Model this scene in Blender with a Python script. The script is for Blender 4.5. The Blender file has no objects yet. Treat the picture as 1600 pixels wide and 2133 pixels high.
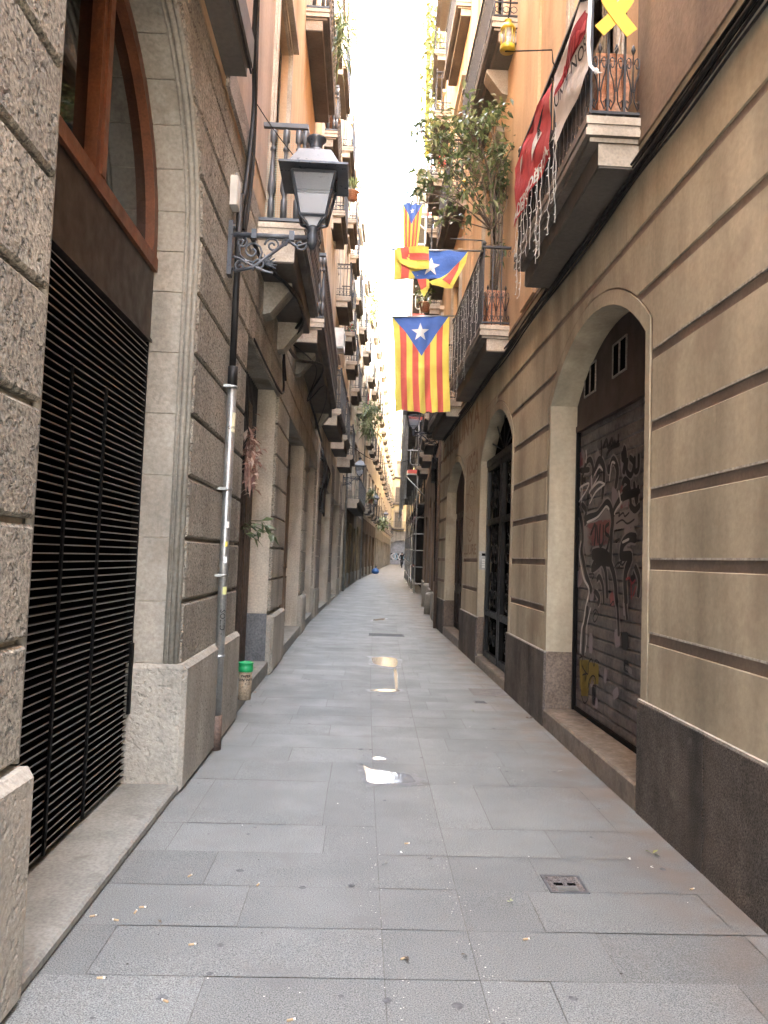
import bpy, bmesh, math, random
from mathutils import Vector, Matrix
from mathutils.geometry import tessellate_polygon
random.seed(7)
R = math.radians
sc = bpy.context.scene
C = sc.collection

# ------------------------------------------------------------ camera
PITCH, YAW, ROLL, EYE, FPX, PW, PH = R(3.45), R(2.1), R(2.0), 1.55, 1600.0, 1600.0, 2133.0
fw = Vector((math.sin(YAW)*math.cos(PITCH), math.cos(YAW)*math.cos(PITCH), math.sin(PITCH)))
rt0 = Vector((math.cos(YAW), -math.sin(YAW), 0)); up0 = rt0.cross(fw)
rt = rt0*math.cos(ROLL) + up0*math.sin(ROLL)
up = -rt0*math.sin(ROLL) + up0*math.cos(ROLL)
cam = bpy.data.objects.new("camera", bpy.data.cameras.new("camera"))
C.objects.link(cam); sc.camera = cam
cam.matrix_world = Matrix(((rt.x, up.x, -fw.x, 0), (rt.y, up.y, -fw.y, 0), (rt.z, up.z, -fw.z, EYE), (0, 0, 0, 1)))
cam.data.sensor_fit = 'VERTICAL'; cam.data.sensor_height = 24.0; cam.data.lens = 24.0*FPX/PH
cam.data.clip_start = 0.05; cam.data.clip_end = 3000

def ray(px, py):
    return fw*FPX + rt*(px-PW/2) - up*(py-PH/2)
def AY(px, py, y):
    d = ray(px, py); return Vector((0, 0, EYE)) + d*(y/d.y)
def AX(px, py, x):
    d = ray(px, py); return Vector((0, 0, EYE)) + d*(x/d.x)
def AZ(px, py, z=0.0):
    d = ray(px, py); return Vector((0, 0, EYE)) + d*((z-EYE)/d.z)

# ------------------------------------------------------------ daylight
SUN_EL, SUN_AZ = R(50), R(100)          # azimuth clockwise from +y
sd = Vector((math.sin(SUN_AZ)*math.cos(SUN_EL), math.cos(SUN_AZ)*math.cos(SUN_EL), math.sin(SUN_EL)))
w = bpy.data.worlds.new("World"); sc.world = w; w.use_nodes = True
nt = w.node_tree; bg = nt.nodes['Background']
sky = nt.nodes.new('ShaderNodeTexSky'); sky.sky_type = 'NISHITA'; sky.sun_disc = False
sky.sun_elevation = SUN_EL; sky.sun_rotation = SUN_AZ
sky.air_density = 1.0; sky.dust_density = 6.0; sky.ozone_density = 1.0
hs = nt.nodes.new('ShaderNodeHueSaturation'); hs.inputs['Saturation'].default_value = 0.6
nt.links.new(sky.outputs[0], hs.inputs['Color']); nt.links.new(hs.outputs[0], bg.inputs[0])
bg.inputs[1].default_value = 0.15
sun = bpy.data.objects.new("sun", bpy.data.lights.new("sun", 'SUN')); C.objects.link(sun)
sun.data.energy = 4.5; sun.data.angle = R(0.5); sun.data.color = (1, .94, .84)
sun.rotation_euler = sd.to_track_quat('Z', 'Y').to_euler(); sun.location = (20, -10, 60)
sc.view_settings.view_transform = 'Standard'; sc.view_settings.look = 'None'
sc.view_settings.gamma = 1; sc.view_settings.exposure = 5.4
sc.cycles.max_bounces = 12; sc.cycles.diffuse_bounces = 8; sc.cycles.sample_clamp_indirect = 12

# ------------------------------------------------------------ helpers
class MB:
    """collects shapes; f maps local (along, up, depth) to world"""
    def __init__(s, f=None): s.v = []; s.f = []; s.m = []; s.s = []; s.map = f; s.tone = None; s.t = []
    def add(s, vs, fs, m=0, sm=False):
        o = len(s.v)
        for q in vs: s.v.append(s.map(*q) if s.map else tuple(q))
        for q in fs: s.f.append([i+o for i in q]); s.m.append(m); s.s.append(sm); s.t.append(s.tone or 1.)
    def box(s, a0, a1, b0, b1, c0, c1, m=0):
        s.add([(a, b, c) for a in (a0, a1) for b in (b0, b1) for c in (c0, c1)],
              [(0, 1, 3, 2), (4, 6, 7, 5), (0, 4, 5, 1), (2, 3, 7, 6), (0, 2, 6, 4), (1, 5, 7, 3)], m)
    def tube(s, pts, r, n=6, m=0, cap=True):
        P = [Vector(p) for p in pts]; vs = []; fs = []; k = len(P); N = None
        rr = r if isinstance(r, (list, tuple)) else [r]*k
        for i, p in enumerate(P):
            t = (P[min(i+1, k-1)]-P[max(i-1, 0)])
            if t.length < 1e-9: t = Vector((0, 0, 1))
            t.normalize()
            if N is None: N = t.orthogonal().normalized()
            else:
                N = N - t*N.dot(t)
                N = N.normalized() if N.length > 1e-6 else t.orthogonal().normalized()
            B = t.cross(N)
            for j in range(n):
                a = 2*math.pi*(j+.5)/n
                vs.append(tuple(p + (N*math.cos(a)+B*math.sin(a))*rr[i]))
        for i in range(k-1):
            for j in range(n):
                j2 = (j+1) % n
                fs.append((i*n+j, i*n+j2, (i+1)*n+j2, (i+1)*n+j))
        if cap: fs += [tuple(range(n))[::-1], tuple((k-1)*n+j for j in range(n))]
        s.add(vs, fs, m, n > 4)
    def lathe(s, prof, c, n=10, m=0, up=1, sm=True):
        """prof [(r, h)], axis along local coordinate `up` (1 for (a,b,c) maps, 2 for world)"""
        vs = []; fs = []; k = len(prof)
        for r, h in prof:
            for j in range(n):
                a = 2*math.pi*(j+.5)/n; u, v = r*math.cos(a), r*math.sin(a)
                vs.append((c[0]+u, c[1]+h, c[2]+v) if up == 1 else (c[0]+u, c[1]+v, c[2]+h))
        for i in range(k-1):
            for j in range(n):
                j2 = (j+1) % n
                fs.append((i*n+j, i*n+j2, (i+1)*n+j2, (i+1)*n+j))
        fs += [tuple(range(n))[::-1], tuple((k-1)*n+j for j in range(n))]
        s.add(vs, fs, m, sm)
    def prism(s, poly, c0, c1, m=0, bev=0.0):
        """polygon in (a, b) pushed from depth c0 to c1, front edge chamfered by bev"""
        n = len(poly); ar = sum(poly[i][0]*poly[(i+1) % n][1]-poly[(i+1) % n][0]*poly[i][1] for i in range(n))
        if ar < 0: poly = poly[::-1]
        rings = [(poly, c0)]
        if bev:
            ins = []
            for i in range(n):
                p0, p1, p2 = Vector(poly[i-1]), Vector(poly[i]), Vector(poly[(i+1) % n])
                e1 = (p1-p0).normalized(); e2 = (p2-p1).normalized()
                n1 = Vector((-e1.y, e1.x)); n2 = Vector((-e2.y, e2.x)); q = n1+n2
                q = q/max(q.length_squared/2, .4)
                ins.append(tuple(p1+q*bev))
            rings += [(poly, c1-bev), (ins, c1)]
        else: rings += [(poly, c1)]
        vs = [(p[0], p[1], c) for rg, c in rings for p in rg]; fs = []
        for k in range(len(rings)-1):
            for i in range(n):
                j = (i+1) % n; fs.append((k*n+i, k*n+j, (k+1)*n+j, (k+1)*n+i))
        last = (len(rings)-1)*n
        for a, b in ((0, 1), (last, 0)):
            rg = rings[0][0] if a == 0 else rings[-1][0]
            for t in tessellate_polygon([[Vector((p[0], p[1], 0)) for p in rg]]): fs.append(tuple(i+a for i in t))
        s.add(vs, fs, m)
    def slab(s, outer, holes, c0, c1, m=0, mr=None):
        """wall: polygon with holes; front at c1, back at c0, reveals included"""
        loops = [outer]+holes; flat = [p for l in loops for p in l]; n = len(flat)
        tris = tessellate_polygon([[Vector((p[0], p[1], 0)) for p in l] for l in loops])
        vs = [(p[0], p[1], c1) for p in flat]+[(p[0], p[1], c0) for p in flat]
        s.add(vs, [tuple(t) for t in tris]+[tuple(i+n for i in t) for t in tris], m)
        o = 0; fs = []
        for l in loops:
            k = len(l)
            for i in range(k):
                j = (i+1) % k; fs.append((o+i, o+j, n+o+j, n+o+i))
            o += k
        s.add(vs, fs, m if mr is None else mr)
    def build(s, name, mats, parent=None, recalc=True):
        me = bpy.data.meshes.new(name)
        off = parent_loc(parent)
        me.from_pydata([(a-off.x, b-off.y, c-off.z) for a, b, c in s.v], [], s.f)
        for mt in (mats if isinstance(mats, (list, tuple)) else [mats]): me.materials.append(mt)
        me.polygons.foreach_set('material_index', s.m); me.polygons.foreach_set('use_smooth', s.s)
        if s.tone:
            at = me.attributes.new('tone', 'FLOAT', 'FACE'); at.data.foreach_set('value', s.t)
        if recalc:
            bm = bmesh.new(); bm.from_mesh(me); bmesh.ops.recalc_face_normals(bm, faces=bm.faces); bm.to_mesh(me); bm.free()
        me.update()
        o = bpy.data.objects.new(name, me); C.objects.link(o)
        if parent: o.parent = parent
        return o
def parent_loc(p):
    l = Vector((0, 0, 0))
    while p: l += p.location; p = p.parent
    return l
def tag(o, label=None, cat=None, group=None, kind=None):
    if label: o['label'] = label
    if cat: o['category'] = cat
    if group: o['group'] = group
    if kind: o['kind'] = kind
    return o
def thing(name, label, cat, loc=(0, 0, 0), group=None):
    o = bpy.data.objects.new(name, None); C.objects.link(o); o.location = loc; o.empty_display_size = .2
    return tag(o, label, cat, group)
def copy_tree(o, parent=None):
    c = o.copy(); C.objects.link(c)
    if parent: c.parent = parent
    for ch in list(o.children): copy_tree(ch, c)
    return c
def spiral(a, b, r, turns, start=0., ccw=1, n=14, rmin=.18, c=0.):
    return [(a+r*(1-(1-rmin)*t/n)*math.cos(start+ccw*turns*2*math.pi*t/n),
             b+r*(1-(1-rmin)*t/n)*math.sin(start+ccw*turns*2*math.pi*t/n), c) for t in range(n+1)]
def ribbon(mb, pts, wd, d, m=0):
    """flat painted stroke in (a, b) at depth d"""
    P = [Vector(p) for p in pts]; k = len(P); vs = []
    for i in range(k):
        t = (P[min(i+1, k-1)]-P[max(i-1, 0)]); t = t.normalized() if t.length > 1e-9 else Vector((1, 0))
        nn = Vector((-t.y, t.x)); ww = wd*(.5 if 0 < i < k-1 else .32)
        vs += [(P[i].x+nn.x*ww, P[i].y+nn.y*ww, d), (P[i].x-nn.x*ww, P[i].y-nn.y*ww, d)]
    mb.add(vs, [(2*i, 2*i+1, 2*i+3, 2*i+2) for i in range(k-1)], m)
def smooth(pts, n=5):
    """Catmull-Rom through points"""
    P = [Vector(p) for p in pts]; out = []
    for i in range(len(P)-1):
        p0, p1, p2, p3 = P[max(i-1, 0)], P[i], P[i+1], P[min(i+2, len(P)-1)]
        for k in range(n):
            t = k/n
            out.append(.5*((2*p1)+(p2-p0)*t+(2*p0-5*p1+4*p2-p3)*t*t+(3*p1-p0-3*p2+p3)*t**3))
    return out+[P[-1]]
def text_tris(body, size=1.0, bold=0.0):
    cu = bpy.data.curves.new('lettering', 'FONT'); cu.body = body; cu.size = size; cu.align_x = 'CENTER'; cu.offset = bold
    cu.resolution_u = 3
    ob = bpy.data.objects.new('lettering', cu); me = bpy.data.meshes.new_from_object(ob)
    vs = [tuple(v.co) for v in me.vertices]; fs = [tuple(p.vertices) for p in me.polygons]
    bpy.data.objects.remove(ob); bpy.data.meshes.remove(me); bpy.data.curves.remove(cu)
    return vs, fs

# ------------------------------------------------------------ materials
MATS = {}
def newmat(name):
    m = bpy.data.materials.new(name); m.use_nodes = True; MATS[name] = m
    return m, m.node_tree, m.node_tree.nodes['Principled BSDF']
def rough(name, c, c2=None, ns=2.5, fs=60., bump=.3, bd=.01, streak=.25, ro=.85, spec=.3, metal=0., coat=None, det=6., grain=.25, attr=None, pits=0., stain=None, sx_=1.3, sd_=3., edge=None, drip=None):
    """weathered surface: two tones, fine grain, vertical streaks, bump"""
    m, nt, b = newmat(name); N = nt.nodes; L = nt.links
    c2 = c2 or tuple(x*.72 for x in c)
    tc = N.new('ShaderNodeTexCoord').outputs['Object']
    def noise(scale, detail=5., vec=None, ro_=.55):
        n = N.new('ShaderNodeTexNoise'); n.inputs['Scale'].default_value = scale; n.inputs['Detail'].default_value = detail
        n.inputs['Roughness'].default_value = ro_; L.new(vec or tc, n.inputs['Vector']); return n.outputs['Fac']
    def mix(a, bb, f, mode='MIX'):
        x = N.new('ShaderNodeMix'); x.data_type = 'RGBA'; x.blend_type = mode
        for i, v in ((6, a), (7, bb)):
            if isinstance(v, tuple): x.inputs[i].default_value = (*v, 1)
            else: L.new(v, x.inputs[i])
        if isinstance(f, float): x.inputs[0].default_value = f
        else: L.new(f, x.inputs[0])
        return x.outputs[2]
    def ramp(v, a, bb, lo=0., hi=1.):
        r = N.new('ShaderNodeMapRange'); r.inputs[1].default_value = a; r.inputs[2].default_value = bb
        r.inputs[3].default_value = lo; r.inputs[4].default_value = hi; L.new(v, r.inputs[0]); return r.outputs[0]
    def gray(v):
        x = N.new('ShaderNodeCombineColor'); [L.new(v, x.inputs[i]) for i in range(3)]; return x.outputs[0]
    col = mix(c, c2, ramp(noise(ns, det), .35, .68))
    fine = noise(fs, 4.)
    if grain: col = mix(col, gray(ramp(fine, .3, .7, 1-grain*1.6, 1+grain)), 1., 'MULTIPLY')
    if streak:
        mp = N.new('ShaderNodeMapping'); mp.inputs['Scale'].default_value = (sx_, sx_, .28); L.new(tc, mp.inputs[0])
        col = mix(col, gray(ramp(noise(1.6, sd_, mp.outputs[0]), .42, .78, 1., 1-streak*1.5)), 1., 'MULTIPLY')
    if stain: col = mix(col, stain[0], ramp(noise(stain[1], 7.), stain[2], stain[2]+.12, 0., stain[3]))
    if drip:      # sparse narrow run-off marks and hairline scratches
        mp = N.new('ShaderNodeMapping'); mp.inputs['Scale'].default_value = (11, 11, .9); L.new(tc, mp.inputs[0])
        k2 = N.new('ShaderNodeMath'); k2.operation = 'MULTIPLY'
        L.new(ramp(noise(1., 4., mp.outputs[0]), .62, .70, 0., drip[1]), k2.inputs[0]); L.new(ramp(noise(.9, 3.), .45, .62), k2.inputs[1])
        col = mix(col, drip[0], k2.outputs[0])
    if edge:      # trodden dirt along one side of the paving, broken up by noise
        sp = N.new('ShaderNodeSeparateXYZ'); L.new(tc, sp.inputs[0])
        k1 = N.new('ShaderNodeMath'); k1.operation = 'MULTIPLY'; L.new(ramp(sp.outputs[0], edge[1], edge[2], 0., 1.), k1.inputs[0]); L.new(ramp(noise(3.5, 7.), .35, .6, 0., edge[3]), k1.inputs[1])
        col = mix(col, edge[0], k1.outputs[0])
    if attr:
        a = N.new('ShaderNodeAttribute'); a.attribute_name = attr
        col = mix(col, gray(a.outputs['Fac']), 1., 'MULTIPLY')
    L.new(col, b.inputs['Base Color'])
    b.inputs['Metallic'].default_value = metal; b.inputs['Specular IOR Level'].default_value = spec
    L.new(ramp(noise(ns*3, 4.), .3, .7, max(ro-.12, .03), min(ro+.1, 1.)), b.inputs['Roughness'])
    if bump:
        bp = N.new('ShaderNodeBump'); bp.inputs['Strength'].default_value = bump; bp.inputs['Distance'].default_value = bd
        h = fine
        if pits:
            v = N.new('ShaderNodeTexNoise'); v.inputs['Scale'].default_value = fs*.42; v.inputs['Detail'].default_value = 3.
            L.new(tc, v.inputs['Vector'])
            ad = N.new('ShaderNodeMath'); ad.operation = 'ADD'; L.new(h, ad.inputs[0])
            L.new(ramp(v.outputs['Fac'], .30, .46, -pits, 0.), ad.inputs[1]); h = ad.outputs[0]
        L.new(h, bp.inputs['Height']); L.new(bp.outputs[0], b.inputs['Normal'])
    return m
def plain(name, c, ro=.6, metal=0., spec=.5, alpha=1., trans=0., ior=1.45):
    m, nt, b = newmat(name)
    b.inputs['Base Color'].default_value = (*c, 1); b.inputs['Roughness'].default_value = ro; b.inputs['Metallic'].default_value = metal
    b.inputs['Specular IOR Level'].default_value = spec; b.inputs['Alpha'].default_value = alpha
    b.inputs['Transmission Weight'].default_value = trans; b.inputs['IOR'].default_value = ior
    return m
STONE = rough('bush_hammered_stone', (.365, .32, .275), (.275, .24, .205), ns=1.6, fs=75, bump=.95, bd=.012, streak=.22, grain=.3, pits=1.4)
STONEB = rough('bush_hammered_blocks', (.44, .40, .325), (.34, .305, .25), ns=1.6, fs=62, bump=1.0, bd=.014, streak=.3, grain=.34, pits=1.8, attr='tone', stain=((.2, .16, .13), 1.1, .6, .6), drip=((.16, .13, .1), .6))
STONEP = rough('plinth_stone', (.43, .395, .33), (.33, .305, .255), ns=1.5, fs=48, bump=.6, bd=.01, streak=.3, grain=.15, pits=1.2, stain=((.2, .18, .14), 1.6, .62, .6))
JAMB = rough('smooth_limestone', (.39, .355, .295), (.29, .265, .22), ns=2.2, fs=40, bump=.35, bd=.006, streak=.4, grain=.14, stain=((.16, .12, .08), 1.3, .57, .8), pits=.5, drip=((.13, .1, .075), .7))
JAMBL = rough('pale_pier_limestone', (.62, .56, .45), (.48, .43, .35), ns=2.2, fs=40, bump=.35, bd=.006, streak=.35, grain=.14, stain=((.2, .16, .11), 1.5, .62, .6))
STUCCO = rough('ochre_grey_stucco', (.475, .415, .305), (.38, .33, .24), ns=.8, fs=30, bump=.28, bd=.005, streak=.34, grain=.07, stain=((.25, .2, .15), 1.5, .57, .6), drip=((.17, .13, .1), .7))
GROOVE = rough('groove_paint', (.29, .225, .18), ns=3, fs=40, bump=.1, streak=.1, grain=.08)
LIP = rough('pale_mortar', (.43, .4, .345), (.3, .275, .235), ns=6, fs=40, bump=.1, streak=.0)
ORANGE = rough('orange_stucco', (.62, .43, .265), (.54, .375, .235), ns=.9, fs=35, bump=.12, bd=.004, streak=.28, grain=.05)
PINK = rough('pinkish_plaster', (.50, .385, .30), (.44, .34, .27), ns=1.2, fs=35, bump=.15, bd=.004, streak=.3, grain=.06)
CREAM = rough('cream_plaster', (.64, .54, .4), (.56, .46, .34), ns=1, fs=35, bump=.12, streak=.3, grain=.05)
PALE = rough('pale_plaster', (.68, .6, .48), (.58, .5, .4), ns=1, fs=35, bump=.1, streak=.3, grain=.05)
YELLOW = rough('yellow_plaster', (.72, .6, .36), (.64, .52, .3), ns=1, fs=35, bump=.1, streak=.25, grain=.05)
BROWNW = rough('brown_plaster', (.27, .2, .145), (.2, .15, .11), ns=1.4, fs=30, bump=.3, streak=.4, grain=.1)
PLINTHR = rough('dark_stone_plinth', (.145, .121, .102), (.092, .079, .068), ns=3, fs=120, bump=.8, bd=.006, streak=.5, grain=.5, ro=.75, stain=((.24, .21, .18), 5, .64, .5), drip=((.05, .042, .036), .8))
JAMBLOW = rough('brown_jamb_base', (.2, .155, .12), (.14, .11, .085), ns=4, fs=50, bump=.3, streak=.3, stain=((.4, .36, .3), 14, .66, .8))
BALST = rough('balcony_stone', (.52, .45, .36), (.38, .32, .25), ns=4, fs=50, bump=.35, bd=.006, streak=.25, grain=.12, stain=((.15, .12, .1), 5, .62, .6))
FASCIA = rough('shaded_balcony_edge', (.2, .17, .145), (.14, .12, .1), ns=4, fs=50, bump=.3, streak=.2, grain=.1)  # shade on the long balcony sides, put into the colour
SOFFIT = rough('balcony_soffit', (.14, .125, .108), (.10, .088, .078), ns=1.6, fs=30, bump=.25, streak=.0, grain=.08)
IRON = rough('wrought_iron', (.022, .022, .024), (.035, .03, .027), ns=14, fs=90, bump=.2, bd=.002, streak=0, ro=.5, spec=.5, grain=.1)
GREYIRON = rough('grey_painted_iron', (.085, .088, .092), (.06, .06, .062), ns=10, fs=80, bump=.15, bd=.002, streak=0, ro=.42, spec=.5, grain=.08)
LAMPIRON = rough('lamp_paint', (.075, .082, .095), (.055, .06, .07), ns=9, fs=80, bump=.12, bd=.002, streak=.3, ro=.36, spec=.5, grain=.1)
GALV = rough('galvanised_steel', (.42, .42, .40), (.3, .3, .28), ns=9, fs=60, bump=.1, bd=.002, streak=.3, ro=.42, metal=.75, grain=.1, stain=((.2, .12, .07), 8, .68, .7))
RUST = rough('rusty_brown_steel', (.16, .11, .085), ns=8, fs=60, bump=.3, streak=.2, ro=.7)
CABLE = rough('black_cable', (.014, .013, .013), ns=8, fs=60, bump=.1, streak=0, ro=.55, grain=0)
SLATD = plain('slat_dark', (.0035, .003, .003), .6, spec=.15)
SLATL = rough('slat_edge', (.20, .19, .175), (.165, .16, .148), ns=20, fs=80, bump=.05, streak=0, ro=.4, grain=.1)
BLACK = plain('black_void', (.002, .002, .002), .9, spec=.05)
PANEL = rough('brown_metal_panel', (.045, .036, .032), ns=3, fs=60, bump=.05, streak=.0, ro=.5, grain=.03)
FRAMEW = rough('orange_brown_wood', (.2, .075, .035), (.13, .05, .026), ns=5, fs=60, bump=.15, streak=.3, ro=.45, grain=.15)
GLASS = plain('dark_window_glass', (.004, .005, .0045), .03, spec=.35)
PANE = plain('window_pane', (.012, .014, .015), .06, spec=.5)
WOOD = rough('weathered_door_wood', (.13, .08, .055), (.065, .043, .032), ns=6, fs=40, bump=.5, bd=.008, streak=.7, ro=.6, grain=.15, sx_=9., sd_=6.)
DARKWOOD = rough('dark_door_wood', (.045, .026, .02), ns=5, fs=50, bump=.2, streak=.4, ro=.5)
SHUT = rough('louvre_paint', (.2, .17, .13), (.15, .13, .1), ns=5, fs=40, bump=.1, streak=.2, ro=.6)
SHUTG = rough('green_louvre_paint', (.1, .11, .085), ns=5, fs=40, bump=.1, streak=.2, ro=.6)
WHITEF = rough('white_window_paint', (.6, .57, .5), ns=6, fs=50, bump=.1, streak=.2)
PAVE = rough('basalt_paving', (.203, .211, .2), (.155, .162, .155), ns=.8, fs=190, bump=.35, bd=.002, streak=0, ro=.62, spec=.45, grain=.5, attr='tone', edge=((.15, .12, .095), 1.25, 1.75, .85), stain=((.145, .142, .135), 2.3, .59, .75))
JOINT = rough('paving_joint', (.165, .16, .148), ns=5, fs=80, bump=.2, streak=0)
STEP = rough('worn_step_stone', (.27, .265, .235), (.2, .195, .172), ns=4, fs=60, bump=.4, bd=.005, streak=0, grain=.15, stain=((.1, .085, .07), 6, .62, .6))
STEPR = rough('brown_marble_step', (.2, .165, .13), (.11, .088, .07), ns=7, fs=60, bump=.15, streak=0, ro=.4, grain=.12)
SHUTTER = rough('painted_roller_shutter', (.15, .132, .13), (.09, .086, .09), ns=2.5, fs=25, bump=.1, streak=.35, ro=.5, stain=((.2, .17, .16), 2.2, .56, .7))
TYMP = rough('tympanum_panel', (.085, .062, .052), ns=2, fs=40, bump=.1, streak=.2, grain=.05)
TERRA = rough('terracotta', (.55, .22, .11), (.6, .4, .27), ns=5, fs=40, bump=.2, streak=.2, stain=((.62, .48, .36), 6, .56, .85))
WHITEP = rough('white_plastic', (.68, .67, .62), ns=6, fs=50, bump=.05, streak=.1, ro=.4, grain=.03)
FROST = plain('frosted_lamp_glass', (.28, .29, .31), .1, spec=.6, alpha=.5)
DIFF = plain('white_diffuser', (.5, .52, .56), .4)
def leafmat(name, c):
    m, nt, b = newmat(name); N = nt.nodes; L = nt.links
    b.inputs['Base Color'].default_value = (*c, 1); b.inputs['Roughness'].default_value = .38; b.inputs['Specular IOR Level'].default_value = .5
    t = N.new('ShaderNodeBsdfTranslucent'); t.inputs[0].default_value = (c[0]*1.2, c[1]*1.25, c[2]*.8, 1)
    x = N.new('ShaderNodeMixShader'); x.inputs[0].default_value = .28; L.new(b.outputs[0], x.inputs[1]); L.new(t.outputs[0], x.inputs[2])
    L.new(x.outputs[0], N['Material Output'].inputs[0]); return m
LEAF = [leafmat('leaf_dark', (.085, .115, .06)), leafmat('leaf_mid', (.16, .2, .1)), leafmat('leaf_pale', (.28, .31, .18))]
BARK = rough('bark', (.16, .125, .095), ns=12, fs=60, bump=.4, streak=0)
STEM = plain('green_stem', (.1, .12, .05), .6)
LEAFY = plain('yellow_green_leaf', (.2, .2, .07), .5)
DRY = rough('dried_petals', (.5, .33, .27), (.3, .17, .14), ns=30, fs=60, bump=0, streak=0)
YEL = plain('yellow_enamel', (.55, .35, .03), .35)
YELF = plain('yellow_felt', (.66, .43, .075), .8, spec=.2)
def cloth(name, c): return rough(name, c, tuple(x*.8 for x in c), ns=3, fs=9, bump=.6, bd=.03, streak=.0, ro=.85, spec=.15, grain=.05)
FY, FR, FB, FW = cloth('flag_yellow', (.72, .6, .12)), cloth('flag_red', (.6, .12, .09)), cloth('flag_blue', (.085, .165, .45)), cloth('flag_white', (.75, .75, .72))
BANR, BANW, BANK, BAND = cloth('banner_red', (.5, .07, .08)), cloth('banner_white', (.62, .6, .58)), cloth('banner_black', (.03, .03, .035)), cloth('banner_dark_red', (.27, .02, .03))
PAINTB, PAINTW, PAINTM, PAINTY, PAINTG = [plain(n, c, .55, spec=.3) for n, c in (('spray_black', (.012, .012, .014)), ('spray_white', (.5, .48, .47)), ('spray_maroon', (.2, .07, .075)), ('spray_yellow', (.2, .15, .03)), ('spray_grey', (.22, .2, .2)))]
FRESCO = rough('faded_wall_lettering', (.28, .19, .135), (.37, .28, .195), ns=9, fs=60, bump=0, streak=.3)
DECK = rough('scaffold_deck', (.26, .235, .2), (.18, .165, .145), ns=5, fs=40, bump=.1, streak=0)
STEELG = rough('grey_scaffold_tube', (.68, .68, .66), (.5, .5, .49), ns=5, fs=50, bump=0, streak=.2, ro=.45)
STEELW = rough('white_scaffold_tube', (.55, .55, .54), ns=5, fs=50, bump=0, streak=.1, ro=.4, metal=.2)
REDW = plain('red_white_board', (.55, .1, .08), .6)
NETD = plain('dark_hoarding', (.02, .02, .021), .8)
BLUEBAG = plain('blue_plastic', (.06, .16, .38), .35)
CARD = rough('brown_card', (.36, .28, .19), ns=8, fs=60, bump=.1, streak=.2)
GREENP = plain('green_plastic', (.015, .28, .09), .35)
INK = plain('black_ink', (.015, .015, .015), .7)
SKIN = plain('skin', (.45, .27, .19), .55)
DARKC = rough('dark_clothing', (.03, .03, .035), ns=8, fs=80, bump=.1, streak=0)
RUBBER = plain('black_rubber', (.015, .015, .015), .6)
FILTER = plain('cigarette_filter', (.46, .33, .19), .8)
PAPER = plain('cigarette_paper', (.7, .67, .6), .8)
ASH = plain('burnt_ash', (.05, .045, .04), .9)
# ------------------------------------------------------------ plan of the alley
PL = [(-15, -1.25), (19, -1.0), (33, -.5), (48, .35), (65, 1.7), (90, 3.35), (114, 5.3)]
PR = [(-15, 1.72), (17.8, 1.95), (33, 2.95), (60, 4.75), (90, 7.1), (114, 9.2)]
def lerp(P, y):
    for (y0, a), (y1, b) in zip(P, P[1:]):
        if y <= y1: return a+(b-a)*(y-y0)/(y1-y0)
    return P[-1][1]
def gz(y): return max(0., (y-20)*.0075)
class Fac:
    def __init__(s, side, y0, x0, y1, x1): s.side = side; s.a = (y0, x0, y1, x1); s.y0 = y0; s.y1 = y1
    def x(s, y): y0, x0, y1, x1 = s.a; return x0+(x1-x0)*(y-y0)/(y1-y0)
    def __call__(s, y, z, d): return (s.x(y)-s.side*d, y, z)

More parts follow.
